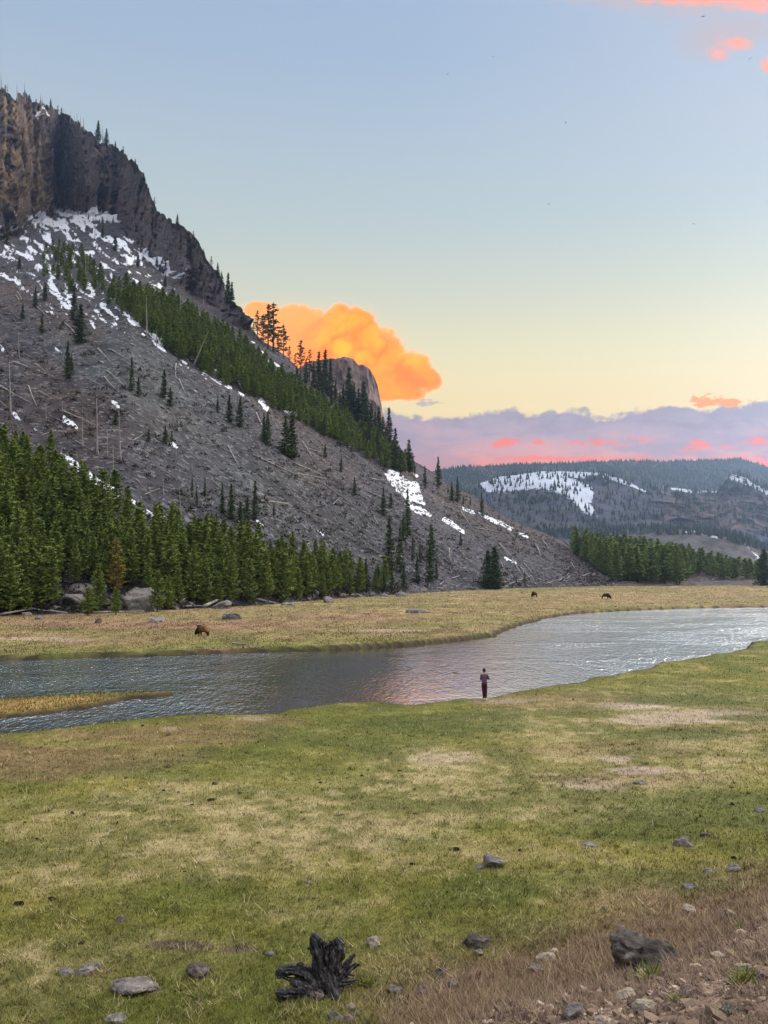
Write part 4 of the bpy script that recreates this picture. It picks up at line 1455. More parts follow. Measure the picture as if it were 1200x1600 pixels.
Z_NOTCH = 'in the ridge notch against the orange cloud'
for (x, y, top) in [(385, 506, 492), (402, 530, 484), (411, 543, 490), (419, 545, 474), (427, 549, 472), (443, 560, 506), (435, 556, 520), (470, 586, 530), (484, 596, 545), (452, 566, 540), (461, 574, 552), (396, 524, 505)]:
    yy_ = y
    for k_ in range(8):
        if hit(x, yy_, [BV_H]) is not None:
            break
        yy_ += 3
    o = tree_px('ridge_pine', x, yy_, top, 'ridge_pine_tree', 1.15 if top < 480 else 1.0, bvs=[BV_H])
    if o:
        reg(o, 'pine tree', 'sparse dark pine', Z_NOTCH, x, 'sparse pines in the ridge notch')
Z_BUT = 'on the ridge in front of the pale butte'
rb = [(498, 612, 548), (508, 618, 545), (516, 620, 560), (478, 600, 560), (490, 606, 566), (524, 628, 592), (531, 650, 612), (536, 640, 600), (545, 648, 572), (553, 655, 598), (560, 662, 606), (568, 668, 594), (572, 676, 612),
      (580, 684, 630), (586, 690, 642), (592, 694, 634), (598, 690, 650), (608, 694, 636), (603, 700, 668), (613, 712, 690), (618, 734, 668), (626, 738, 700), (639, 738, 686), (540, 652, 625), (518, 634, 606), (504, 624, 590), (464, 590, 568),
      (565, 690, 650), (550, 672, 640), (576, 700, 655), (590, 712, 668)]
for (x, y, top) in rb:
    yy_ = y
    for k_ in range(10):
        if hit(x, yy_, [BV_H]) is not None:
            break
        yy_ += 2.5
    o = tree_px('spruce', x, yy_, top, 'spruce_tree', 1.25, bvs=[BV_H])
    if o:
        reg(o, 'spruce tree', 'dark spruce', Z_BUT, x, 'dark spruces on the ridge')
Z_RT = 'on the descending ridge right of the butte'
for (x, y, top, w) in [(664, 760, 727, 1.0), (685, 760, 713, 1.1), (706, 783, 752, 1), (715, 785, 744, 1), (753, 806, 768, 1.05), (648, 742, 722, .9), (735, 790, 776, 1), (700, 770, 757, 1), (724, 788, 772, .9), (780, 812, 800, .9)]:
    o = tree_px('spruce', x, y, top, 'spruce_tree', w, bvs=[BV_H])
    if o:
        reg(o, 'spruce tree', 'slim dark spruce', Z_RT, x, 'spruces on the descending ridge')
Z_SL = 'standing alone on the open scree slope'
for (x, y, top, w, k) in [(55, 480, 447, 1, 0), (115, 502, 445, 1, 0), (125, 536, 474, 1.2, 0), (105, 592, 532, .9, 0), (111, 586, 552, 1, 0), (205, 612, 556, .75, 0), (216, 620, 588, 1, 0), (256, 622, 576, 1.1, 0), (266, 634, 605, 1.3, 0),
                          (180, 664, 640, 1.2, 0), (375, 668, 620, 1.1, 0), (358, 660, 616, 1.2, 0), (412, 690, 644, .8, 0), (418, 695, 642, .8, 0), (446, 712, 648, 1.1, 0), (456, 718, 645, 1.3, 0), (508, 716, 693, 1, 0),
                          (554, 775, 745, 1.2, 0), (533, 738, 712, .8, 0), (599, 806, 760, 1, 0), (611, 794, 770, 1.2, 0), (637, 838, 764, .75, 0), (630, 846, 800, .9, 0), (720, 853, 831, 1, 0), (347, 802, 754, .9, 0), (361, 812, 755, 1.1, 0),
                          (386, 820, 775, 1.1, 0), (398, 813, 750, .9, 0), (375, 818, 782, 1.1, 0), (320, 776, 744, .8, 0), (300, 768, 742, .8, 0), (307, 790, 758, .8, 0), (258, 692, 664, 1.2, 0), (268, 692, 675, 1.2, 0),
                          (70, 470, 440, 1, 0), (35, 500, 472, .9, 0), (340, 645, 618, 1, 0), (232, 690, 668, 1, 0), (65, 520, 488, .8, 0), (428, 806, 785, 1.3, 0), (470, 640, 604, 1, 0), (85, 268, 248, 1.4, 0), (92, 276, 250, 1.4, 0), (95, 262, 240, 1.3, 0),
                          (165, 270, 256, 1.3, 0), (160, 350, 338, 1.2, 0), (138, 343, 334, 1, 0), (160, 372, 352, 1.3, 0), (180, 392, 368, 1.4, 0), (215, 416, 398, 1.4, 0), (245, 418, 400, 1.3, 0), (258, 448, 428, 1.2, 0), (270, 468, 446, 1.2, 0), (300, 432, 414, 1.2, 0),
                          (313, 420, 404, 1.2, 0), (30, 420, 400, 1.1, 0), (10, 382, 360, 1.1, 0)]:
    o = tree_px('spruce', x, y, top, 'spruce_tree', w * 1.15, bvs=[BV_H])
    if o:
        reg(o, 'spruce tree', 'dark spruce', Z_SL, x, 'dark spruces scattered on the slope')
Z_FT = 'at the foot of the slope right of the forest'
for (x, y, top, w, k) in [(608, 900, 808, 1.15, 'spruce'), (625, 895, 822, .9, 'spruce'), (652, 912, 868, 1.2, 'spruce'), (672, 911, 850, 1.25, 'spruce'), (674, 880, 818, 1.2, 'spruce'), (631, 920, 880, 1.2, 'spruce'), (645, 876, 838, .9, 'spruce'),
                          (763, 920, 858, 1.0, 'wide_spruce'), (773, 921, 852, 1.0, 'wide_spruce'), (572, 925, 872, 1.2, 'spruce'), (590, 922, 880, 1.3, 'spruce'), (600, 925, 890, 1.3, 'spruce'), (612, 924, 888, 1.2, 'spruce'), (682, 905, 874, 1.1, 'spruce'),
                          (820, 912, 892, .9, 'spruce'), (1195, 915, 856, 1.3, 'wide_spruce'), (656, 880, 842, .7, 'spruce')]:
    o = tree_px(k, x, y, top, 'spruce_tree', w, parts=(x in (608, 672, 763, 773, 652)))
    if o:
        reg(o, 'spruce tree', 'dark spruce', Z_FT, x, 'spruces at the slope foot')


# ------------------------------------------------------------------ dead standing trunks
def snag(px, py, tx, ty, zone, th=1.0, burnt=False, stubs=8):
    p = hit(px, py, [BV_H]) if zone != 'g' else hit(px, py)
    if p is None:
        return
    u, v = uv_of(tx, ty)
    top = Vector((float(u) * p.y, p.y, float(CAMH + v * p.y)))
    L = (top - p).length
    V, Fs = trunk_geo(L, max(0.12, L * 0.018) * th, int(px * 7 + py), stubs, L * 0.10, L * 0.01)
    me_ = mesh_np('snag', V, Fs, mats=[M_SNAG], smooth=True)
    o = link('dead_tree', me_)
    o.location = p
    o.rotation_euler = (top - p).to_track_quat('Z', 'Y').to_euler()
    reg(o, 'dead tree', 'bare grey dead tree trunk', zone, px, 'standing dead trunks')


for s_ in [(2, 136, 1, 114), (12, 150, 12, 128), (27, 158, 26, 131), (39, 162, 38, 129), (64, 168, 64, 144), (67, 169, 66, 150), (103, 186, 102, 171), (110, 191, 110, 172), (121, 198, 120, 174), (126, 202, 126, 180), (131, 205, 130, 181),
           (161, 225, 160, 196), (309, 388, 309, 372), (339, 430, 340, 416), (345, 446, 345, 428), (116, 192, 116, 179)]:
    yy_ = s_[1]
    for k_ in range(8):
        if hit(s_[0], yy_, [BV_H]) is not None:
            break
        yy_ += 2
    snag(s_[0], yy_ + 1, s_[2], s_[3], 'on the skyline of the high cliff', 1.9)
for s_ in [(17, 650, 15, 563), (152, 712, 151, 623), (188, 720, 186, 640), (177, 742, 176, 695), (168, 714, 167, 670), (283, 805, 280, 760), (229, 530, 228, 463), (283, 498, 282, 456), (134, 432, 133, 397), (302, 573, 326, 518), (148, 375, 149, 342), (103, 350, 106, 322), (53, 400, 52, 384),
           (210, 418, 210, 392), (129, 700, 128, 640), (72, 655, 72, 632), (333, 655, 333, 636), (335, 545, 338, 520), (275, 712, 275, 692), (636, 800, 637, 754), (694, 838, 693, 812), (745, 822, 745, 800), (860, 905, 859, 888), (548, 928, 546, 890), (410, 588, 410, 570),
           (98, 645, 97, 622), (245, 545, 244, 510), (318, 480, 318, 462), (470, 700, 470, 672), (300, 735, 300, 705), (255, 770, 255, 742), (120, 780, 95, 705), (385, 835, 385, 812), (30, 560, 29, 520)]:
    snag(*s_, 'on the scree slope', 1.1)
snag(849, 912, 849, 888, 'at the slope foot left of the far wood', 2.4, stubs=0)

# ------------------------------------------------------------------ fallen logs
def fallen(x1, y1, x2, y2, zone, r=None, name='fallen_log', bvs=None, lift=0.25):
    a, b = hit(x1, y1, bvs), hit(x2, y2, bvs)
    if a is None or b is None:
        return None
    L = (b - a).length
    if L > 45 or L < 0.6:
        m_ = (a + b) / 2
        if L > 45:
            b = a + (b - a) * (26 / L)
            b.z = max(b.z, drop(b.x, b.y))
            L = 26
        else:
            return None
    r = r or min(0.32, max(0.11, L * 0.012)) * random.uniform(0.75, 1.25)
    n = 7
    pts = []
    rg = np.random.default_rng(int(x1 * 13 + y1 * 7))
    bend = rg.normal(size=2) * L * 0.012
    for i in range(n):
        f = i / (n - 1)
        q = a.lerp(b, f)
        q = q + Vector((bend[0] * math.sin(f * 3.14), bend[1] * math.sin(f * 3.14), r + lift * (1 if i else .5)))
        pts.append(q - a)
    rad = [r * (1 - 0.6 * i / (n - 1)) for i in range(n)]
    parts = [tube([p_[:] for p_ in pts], rad, 7)]
    for k in range(rg.integers(0, 4)):
        f = rg.uniform(0.2, 0.9)
        c = np.array(pts[0].lerp(pts[-1], f)[:])
        e = c + rg.normal(size=3) * L * 0.035 + np.array([0, 0, L * 0.03])
        parts.append(tube([c, (c + e) / 2 + 0.02, e], [r * .35, r * .25, r * .1], 4))
    V, Fs = join(parts)
    me_ = mesh_np(name, V, Fs, mats=[M_LOG], smooth=True)
    o = link(name, me_)
    o.location = a
    reg(o, 'log', 'pale fallen log', zone, (x1 + x2) / 2, 'fallen logs on the slope')
    return o


Z1, Z2, Z3, Z4, Z5 = 'on the upper left scree', 'on the scree above the left forest', 'on the middle scree slope', 'near the foot of the right slope', 'below the far cliff foot'
for l in [(20, 567, 83, 592), (45, 605, 58, 637), (0, 605, 50, 633), (60, 612, 88, 628), (107, 633, 143, 636), (43, 655, 63, 652), (40, 690, 66, 706), (0, 628, 12, 640), (100, 645, 160, 672), (28, 548, 52, 562), (88, 655, 110, 668), (64, 682, 88, 674), (55, 570, 70, 582)]:
    fallen(*l, Z1)
for l in [(143, 720, 185, 725), (187, 736, 240, 743), (213, 750, 227, 767), (163, 590, 188, 617), (250, 733, 297, 763), (207, 640, 235, 662), (225, 775, 250, 765), (262, 783, 285, 787), (200, 745, 225, 758), (165, 700, 200, 706), (60, 655, 92, 664), (150, 730, 170, 740),
          (118, 690, 145, 706), (208, 690, 225, 680), (175, 715, 205, 728)]:
    fallen(*l, Z2)
for l in [(395, 713, 471, 748), (440, 738, 510, 750), (506, 758, 594, 825), (580, 804, 594, 827), (531, 703, 556, 719), (457, 725, 505, 745), (275, 570, 275, 592), (280, 570, 293, 593), (327, 630, 342, 645), (133, 468, 155, 492), (25, 463, 35, 484), (75, 450, 110, 475), (245, 545, 275, 570), (350, 620, 362, 632),
          (385, 662, 415, 685), (340, 645, 365, 655), (345, 700, 380, 718), (300, 690, 330, 715), (405, 785, 450, 790), (395, 770, 430, 782), (460, 775, 480, 795), (470, 800, 510, 815), (520, 790, 530, 780), (330, 750, 350, 770), (475, 700, 500, 708), (460, 662, 475, 672), (580, 750, 600, 752), (560, 745, 590, 760),
          (575, 770, 620, 790), (250, 800, 262, 808), (370, 830, 395, 842), (312, 820, 322, 828), (560, 818, 580, 832)]:
    fallen(*l, Z3)
for l in [(687, 860, 718, 887), (645, 845, 668, 856), (728, 873, 752, 893), (720, 800, 735, 822), (660, 745, 666, 760), (600, 800, 618, 812), (735, 880, 768, 890), (700, 885, 722, 900), (770, 830, 800, 846), (805, 855, 850, 872), (780, 850, 800, 872), (840, 880, 870, 886), (688, 832, 700, 846), (730, 840, 760, 858),
          (755, 800, 790, 822), (760, 872, 780, 885)]:
    fallen(*l, Z4)
rr = random.Random(5)
for i in range(46):
    x = rr.uniform(20, 560); y = float(np.interp(x, [0, 200, 400, 560], [480, 560, 700, 780])) + rr.uniform(-60, 60)
    L = rr.uniform(12, 42); a = rr.gauss(0.62, 0.3)
    fallen(x, y, x + L * math.cos(a), y + L * math.sin(a), Z3)
for i in range(40):
    x = rr.uniform(620, 900); t_ = rr.random()
    y = float(np.interp(x, [620, 760, 900], [740, 800, 865])) * (1 - t_) + 912 * t_
    L = rr.uniform(10, 34); a = rr.gauss(0.6, 0.35)
    fallen(x, y, x + L * math.cos(a), y + L * math.sin(a), Z4)
for i in range(62):
    x = rr.uniform(640, 1195); y = float(np.interp(x, [640, 930, 1060, 1195], [922, 912, 914, 909])) - rr.uniform(0, 1) ** 1.5 * (26 if x < 960 else 12)
    L = rr.uniform(8, 26); a = rr.gauss(0.05, 0.35)
    fallen(x, y, x + L * math.cos(a), y + L * math.sin(a), 'in the debris along the far meadow edge', r=rr.uniform(0.15, 0.3))
for l in [(0, 963, 52, 954), (38, 952, 75, 958), (98, 938, 122, 936), (75, 957, 105, 961), (318, 951, 357, 931), (285, 950, 322, 949), (145, 960, 225, 958), (272, 925, 288, 920), (280, 944, 292, 936), (205, 925, 238, 946), (60, 940, 72, 948), (490, 925, 512, 932), (440, 946, 470, 944), (400, 938, 430, 944), (530, 932, 560, 930)]:
    fallen(*l, 'at the near edge of the left forest', r=0.22 if l[0] != 318 else 0.34, lift=0.12)
o = fallen(363, 1006, 406, 1009.5, 'x', r=0.09, lift=0.0)
if o:
    PENDING.pop(('pale fallen log', 'x'))
    tag(o, 'thin white driftwood pole lying on the far river meadow', 'log')

# ------------------------------------------------------------------ rocks
def rock_sh(c0, c1, lich):
    def sh(g):
        p = g.obj()
        n = g.noise(p, 3.0, 6.0, 0.7)
        n2 = g.noise(p, 14.0, 5.0, 0.7)
        l = g.noise(p, 5.0, 4.0, 0.6)
        rnd = X(g, g.node('ShaderNodeObjectInfo').outputs['Random'])
        c = g.mix(g.ss(0.35, 0.68, n), c0, c1)
        c = g.mix(g.ss(0.58, 0.70, l) * 0.6, c, lich)
        c = tint(g, c, 0.55 + n2 * 0.7 + rnd * 0.25)
        return {'Base Color': c, 'Normal': g.bump(n * 0.8 + n2 * 0.7, 1.0, 0.10)}
    return sh


M_ROCK = material('grey_rock', rock_sh((0.105, 0.096, 0.090), (0.23, 0.205, 0.185), (0.31, 0.29, 0.23)), 0.9, 0.15)
M_DARK = material('dark_rock', rock_sh((0.048, 0.038, 0.033), (0.13, 0.112, 0.10), (0.25, 0.235, 0.20)), 0.85, 0.2)
M_PALE = material('pale_rock', rock_sh((0.26, 0.215, 0.165), (0.40, 0.34, 0.27), (0.30, 0.27, 0.22)), 0.9, 0.15)
M_BROWNR = material('brown_rock', rock_sh((0.13, 0.09, 0.075), (0.22, 0.165, 0.14), (0.25, 0.22, 0.19)), 0.9, 0.15)


def rock(px, py, w, hgt, mat, label=None, zone=None, name='rock', base=ICO3, rough=0.35, depth=0.8, cat='rock'):
    p = hit(px, py)
    if p is None:
        return
    k = (p - CAMP).length / F
    W = w * k / 2
    H = hgt * k * 0.72
    V = rock_verts(base, int(px * 3 + py), (W, W * depth, H), rough)
    me_ = mesh_np(name, V, base[1], mats=[mat], smooth=len(base[0]) > 1000)
    o = link(name, me_)
    o.location = p + Vector((0, W * depth * 0.6, H * 0.12))
    o.rotation_euler = (0, 0, random.uniform(-0.5, 0.5))
    if label:
        tag(o, label, cat)
    else:
        reg(o, cat, zone[0], zone[1], px, zone[2])
    return o


rock(205, 950, 68, 44, M_ROCK, 'big split grey boulder at the forest edge with a sloping top', name='boulder', base=ICO4, cat='boulder')
rock(122, 928, 52, 24, M_ROCK, 'flat-topped grey boulder left of the bushy pine at the forest edge', name='boulder', base=ICO4, cat='boulder')
rock(112, 941, 44, 17, M_ROCK, 'low tilted slab of grey rock below the flat-topped boulder', name='boulder', base=ICO4, cat='boulder')
rock(232, 944, 26, 20, M_BROWNR, 'brown jagged boulder leaning on the big split boulder', name='boulder', base=ICO4, cat='boulder')
rock(345, 951, 38, 15, M_ROCK, 'grey boulder under the propped log', name='boulder', base=ICO4, cat='boulder')
rock(152, 974, 14, 9, M_DARK, 'small dark rock on the far meadow, left of the flat one', base=ICO3)
rock(241, 972, 37, 11, M_ROCK, 'long flat-topped grey rock on the far meadow', base=ICO4)
rock(361, 968, 30, 12, M_ROCK, 'peaked grey rock on the meadow behind the grazing bison', base=ICO4)
rock(513, 942, 24, 13, M_ROCK, 'blocky grey boulder on the meadow beside the forest end', name='boulder', base=ICO3, cat='boulder')
rock(628, 932, 18, 9, M_ROCK, 'small rounded grey rock at the slope foot', base=ICO3)
rock(650, 958, 42, 10, M_ROCK, 'low wide grey rock in the middle of the far meadow', base=ICO4)
rock(534, 932, 14, 8, M_ROCK, 'small grey rock behind the blocky boulder', base=ICO3)
for (x, y, w, h) in [(455, 946, 12, 6), (480, 938, 16, 8), (560, 932, 14, 7), (580, 932, 12, 8), (600, 932, 18, 8), (660, 924, 16, 6), (690, 922, 14, 6), (730, 920, 12, 5), (790, 918, 14, 5), (905, 914, 12, 4), (60, 968, 14, 6), (40, 962, 16, 9), (85, 952, 18, 10), (272, 952, 16, 8), (298, 946, 14, 8)]:
    rock(x, y, w, h, M_ROCK, None, ('small grey rock', 'along the edge of the far meadow', 'rocks along the far meadow edge'), base=ICO2)

FR = [(187, 1441, 18, 12, 'g', 'small blue-grey stone in the grass left of the stump'), (307, 1526, 38, 22, 'd', 'dark grey fist-shaped rock left of the stump'),
      (200, 1553, 62, 22, 'g', 'low wide grey rock half buried in the lower left grass'), (133, 1521, 34, 14, 'g', 'grey rock above the low wide one, with dry grass around'), (100, 1524, 28, 9, 'g', 'flat grey rock at the left of the pair in dry grass'),
      (583, 1480, 24, 20, 'p', 'upright rounded pale stone right of the stump'), (420, 1493, 14, 7, 'g', 'small flat grey stone left above the stump'), (180, 1600, 34, 12, 'g', 'grey rock cut by the bottom edge at lower left'),
      (488, 1562, 38, 20, 'b', 'brownish rock just below the stump'), (547, 1580, 17, 12, 'p', 'pale stone below the right side of the stump'), (556, 1588, 12, 9, 'g', 'small grey stone touching the pale one below the stump'),
      (524, 1597, 26, 16, 'g', 'blue-grey stone at the bottom edge below the stump'), (545, 1602, 20, 14, 'b', 'brown stone at the bottom edge beside the blue-grey one'), (482, 1380, 12, 6, 'g', 'tiny flat stone in the middle of the near meadow'),
      (775, 1356, 40, 26, 'g', 'blue-grey rock rising in the middle right of the near meadow'), (750, 1358, 18, 8, 'g', 'small stone touching the left of the blue-grey meadow rock'), (1073, 1323, 29, 16, 'g', 'rounded blue-grey rock on the right side of the near meadow'),
      (1102, 1307, 20, 7, 'd', 'low dark rock behind the rounded one at right'), (1190, 1268, 18, 10, 'g', 'grey rock at the right picture edge'), (1000, 1226, 18, 9, 'g', 'small grey rock beside the whitish dry patch'),
      (922, 1322, 30, 6, 'g', 'flat grey slab sunk in green grass'), (1107, 1364, 14, 9, 'g', 'small grey stone below the rounded rock at right'), (1150, 1362, 22, 12, 'g', 'grey stone in the brown bank at right'), (1078, 1389, 16, 8, 'g', 'grey stone on the upper edge of the brown bank'),
      (945, 1420, 8, 6, 'p', 'tiny pale stone on the brown bank edge'), (1080, 1429, 26, 13, 'p', 'pale cream rock with flat top on the bank'), (1142, 1436, 18, 14, 'p', 'rounded cream stone right of the flat-topped pale one'), (747, 1481, 44, 22, 'd', 'broken black rock right of the stump in grass'),
      (748, 1493, 20, 8, 'g', 'flat grey stone below the broken black rock'), (866, 1492, 18, 12, 'p', 'upper pale stone of the group of three'), (855, 1503, 28, 14, 'p', 'larger pale flat stone in the group of three'), (838, 1518, 24, 11, 'g', 'blue-grey stone, lowest in the group of three'),
      (688, 1526, 26, 14, 'd', 'dark mossy stone right below the broken black rock'), (708, 1544, 22, 12, 'g', 'grey stone below the dark mossy one'), (660, 1556, 28, 14, 'b', 'tan brown stone near the bank foot'), (617, 1555, 24, 20, 'g', 'upright grey stone near the bank foot'),
      (1015, 1516, 88, 58, 'd', 'large dark lichen-covered boulder at the top of the stony bank'), (895, 1592, 38, 22, 'g', 'grey angular stone on the stony bank below the boulder'), (970, 1450, 12, 6, 'g', 'tiny grey stone above the large dark boulder'),
      (626, 1562, 8, 6, 'p', 'tiny pale pebble beside the upright grey stone'), (945, 1600, 24, 12, 'p', 'cream stone at the bottom edge of the stony bank'), (1010, 1580, 30, 14, 'p', 'cream slab on the stony bank'), (1075, 1552, 20, 14, 'b', 'round brown stone on the stony bank'),
      (1128, 1500, 26, 12, 'p', 'cream stone on the upper stony bank'), (1165, 1520, 24, 13, 'p', 'tan stone near the right edge of the stony bank'), (980, 1560, 26, 13, 'p', 'split tan stone in the middle of the bank'), (1195, 1535, 26, 16, 'b', 'brown block at the right edge of the bank')]
MM = {'g': M_ROCK, 'd': M_DARK, 'p': M_PALE, 'b': M_BROWNR}
for (x, y, w, h, m_, lab) in FR:
    rock(x, y, w, h * (0.8 if w > 70 else 0.9), MM[m_], lab, base=ICO5 if w > 70 else (ICO4 if w > 14 else ICO3), rough=0.6 if w > 70 else 0.35, name='boulder' if w > 70 else 'rock', cat='boulder' if w > 70 else 'rock')

# small dark clods of dung on the near meadow
M_DUNG = material('dry_dung', rock_sh((0.018, 0.014, 0.010), (0.04, 0.032, 0.022), (0.03, 0.026, 0.02)), 1.0, 0.05)
rr = random.Random(9)
DG = [(288, 1363, 9), (58, 1312, 10), (38, 1286, 8), (30, 1416, 20), (80, 1408, 16), (125, 1476, 16), (112, 1272, 14), (75, 1268, 10), (278, 1240, 10), (328, 1252, 16), (335, 1226, 14), (300, 1258, 8), (375, 1240, 12), (255, 1236, 10), (500, 1224, 12), (565, 1213, 10), (625, 1205, 8),
      (628, 1213, 6), (648, 1234, 8), (648, 1272, 8), (606, 1224, 8), (645, 1352, 14), (714, 1330, 16), (812, 1330, 12), (858, 1310, 6), (773, 1246, 8), (1143, 1258, 12), (762, 1102, 6), (772, 1101, 6), (838, 1086, 6), (896, 1093, 6), (900, 1268, 8), (1148, 1342, 12), (575, 1204, 7), (470, 1270, 7), (403, 1160, 7), (345, 1163, 7), (366, 1192, 7), (390, 1196, 6), (222, 1135, 9), (160, 1310, 10), (404, 1318, 9)]
for (x, y, w) in DG:
    rock(x, y, w * 0.7, w * 0.3, M_DUNG, None, ('small dark lump of dung', 'on the near meadow', 'dung lumps on the near meadow'), name='dung', base=ICO2, rough=0.8, cat='dung')


# ------------------------------------------------------------------ scattered rubble, brush, gravel (nobody could count them)
def merged_rocks(name, P, S, mat, bases, seed=0, squash=0.65, col=None):
    rg = np.random.default_rng(seed)
    variants = [rock_verts(bases, 500 + i + seed, (1, 0.8, squash), 0.4, False) for i in range(14)]
    n = len(P)
    vi = rg.integers(0, 14, n)
    a = rg.uniform(0, 6.28, n)
    nv = len(bases[0])
    A = np.stack(variants)[vi]
    ca, sa = np.cos(a)[:, None], np.sin(a)[:, None]
    tx = rg.normal(0, 0.35, n)[:, None]
    X_ = A[:, :, 0] * ca - A[:, :, 1] * sa
    Y_ = A[:, :, 0] * sa + A[:, :, 1] * ca
    Z_ = A[:, :, 2] + X_ * tx
    V = np.stack([X_, Y_, Z_], -1) * S[:, None, None] + P[:, None, :]
    Fc = (bases[1][None] + (np.arange(n) * nv)[:, None, None]).reshape(-1, 3)
    tv = np.repeat(rg.uniform(0, 1, n), nv)
    me_ = mesh_np(name, V.reshape(-1, 3), Fc, mats=[mat], attrs={'tv': tv})
    return link(name, me_, kind='stuff')


def rub_sh(c0, c1, c2):
    def sh(g):
        tv = g.attr('tv', 'Fac')
        p = g.pos()
        n = g.noise(p, 12.0, 4.0, 0.7)
        c = g.mix(tv, c0, c1)
        c = g.mix(g.ss(0.8, 0.95, tv), c, c2)
        return {'Base Color': tint(g, c, 0.6 + n * 0.8)}
    return sh


rg = np.random.default_rng(3)
P, S = [], []
tries = 0
while len(P) < 15000 and tries < 42000:
    tries += 1
    x = rg.uniform(-40, 960)
    yb_ = float(interp(x, YB)); yt = float(interp(x, YC)) + 4
    y = rg.uniform(yt, yb_ + 1)
    if x < 480 and y > np.interp(x, [0, 200, 400, 480], [790, 880, 930, 945]):
        continue
    p = hit(x, y, [BV_H])
    if p is None:
        continue
    P.append(p[:])
    S.append(min(1.5, max(0.12, rg.lognormal(-0.95, 0.55))) * (1.0 if p.y > 300 else 0.75))
merged_rocks('scree_rubble', np.array(P), np.array(S), material('scree_stone', rub_sh((0.070, 0.068, 0.076), (0.135, 0.130, 0.135), (0.23, 0.22, 0.22)), 0.95, 0.1), ICO1, 1)

# low brush on the scree
P, S = [], []
for i in range(4600):
    x = rg.uniform(-40, 960)
    yb_ = float(interp(x, YB)); yt = float(interp(x, YC)) + 2
    y = yb_ - (yb_ - yt) * rg.uniform(0, 1)
    if vnoise(x / 60, y / 40, 0.0, 9) < 0.42 and rg.random() < 0.8:
        continue
    p = hit(x, y, [BV_H])
    if p is not None:
        P.append(p[:]); S.append(rg.uniform(0.5, 1.7))
for i in range(500):      # undergrowth at the forest's near edge
    x = rg.uniform(-20, 620)
    y = float(interp(x, YB)) - rg.uniform(-1, 16)
    p = hit(x, y)
    if p is not None:
        P.append(p[:]); S.append(rg.uniform(0.3, 1.0))


def brush_mesh(name, P, S, mat, ntri=16, flatf=0.8):
    n = len(P)
    P = np.array(P); S = np.array(S)
    d = rg.normal(size=(n, ntri, 3)); d /= np.linalg.norm(d, axis=2)[:, :, None]
    d[:, :, 2] = np.abs(d[:, :, 2])
    c = d * rg.uniform(0.2, 0.8, (n, ntri, 1)) * np.array([1, 1, flatf])
    t = rg.normal(size=(n, ntri, 3)); t /= np.linalg.norm(t, axis=2)[:, :, None]
    w = 0.20
    A = np.stack([c - t * w, c + t * w, c + d * 0.55], 2)
    V = A * S[:, None, None, None] + P[:, None, None, :]
    V = V.reshape(-1, 3)
    me_ = mesh_np(name, V, np.arange(len(V)).reshape(-1, 3), mats=[mat], attrs={'var': np.repeat(rg.uniform(0, 1, n * ntri), 3), 'tv': np.repeat(rg.uniform(0, 1, n), ntri * 3)})
    return link(name, me_, kind='stuff')


brush_mesh('slope_undergrowth', P, S, M_BRUSH)

# far mountain woods: thousands of crowns seen as a texture
BV_F = [BVHTree.FromObject(bpy.data.objects[n_], _dg) for n_ in ('far_mountain', 'far_mesa_hill', 'far_talus_hill')]
P, S = [], []
for i in range(17000):
    x = rg.uniform(680, 1230)
    yt = float(interp(x, FS))
    y = yt + rg.uniform(0, 1) ** 1.3 * 110
    ym = float(interp(x, MS))
    keep = 1.0 if y < ym else 0.30
    if y > ym and x > 1000 and y > 775:
        keep = 0.10
    if y > ym and x < 930:
        keep = 0.17
    if y > ym and 930 < x < 1000 and y > 760:
        keep = 0.1
    sn_ = stroke_mask(np.array([x]), np.array([y]), MSNOW + FSNOW)[0]
    keep *= (1 - 0.45 * min(1, sn_))
    if rg.random() > keep * (0.25 + 1.3 * vnoise(x / 14, y / 7, 0.0, 3)):
        continue
    p = hit(x, y, BV_F)
    if p is not None:
        P.append(p[:]); S.append(rg.uniform(9, 17))
for i in range(900):
    x = rg.uniform(840, 1230)
    y = float(interp(x, [(840, 838), (880, 832), (1000, 826), (1100, 826), (1230, 860)])) + rg.uniform(-4, 10)
    p = hit(x, y, BV_F)
    if p is not None:
        P.append(p[:]); S.append(rg.uniform(9, 15))
P = np.array(P); S = np.array(S)
n = len(P)
k = 6
an = np.linspace(0, 2 * np.pi, k, endpoint=False)
rgn = rg.uniform(0.15, 0.24, (n, k)) * S[:, None]
ring1 = np.stack([np.cos(an)[None] * rgn, np.sin(an)[None] * rgn, np.broadcast_to(S[:, None] * 0.02, rgn.shape)], -1)
ring2 = ring1 * 0.5; ring2[:, :, 2] = S[:, None] * rg.uniform(.42, .6, (n, k))
apex = np.stack([0 * S, 0 * S, S], -1)[:, None]
V = np.concatenate([ring1, ring2, apex], 1) + P[:, None, :]
j = np.arange(k); j2 = (j + 1) % k
f1 = np.concatenate([np.stack([j, j2, k + j2], 1), np.stack([j, k + j2, k + j], 1), np.stack([k + j, k + j2, np.full(k, 2 * k)], 1)])
Fc = (f1[None] + (np.arange(n) * (2 * k + 1))[:, None, None]).reshape(-1, 3)
M_FARW = crown_mat('far_needles', (0.026, 0.040, 0.028), (0.040, 0.056, 0.036), (0.05, 0.068, 0.044))
me_ = mesh_np('far_woods', V.reshape(-1, 3), Fc, mats=[M_FARW], attrs={'var': np.repeat(rg.uniform(0, 1, n), 2 * k + 1), 'tv': np.repeat(rg.uniform(0, 1, n), 2 * k + 1)})
link('far_mountain_woods', me_, kind='stuff')

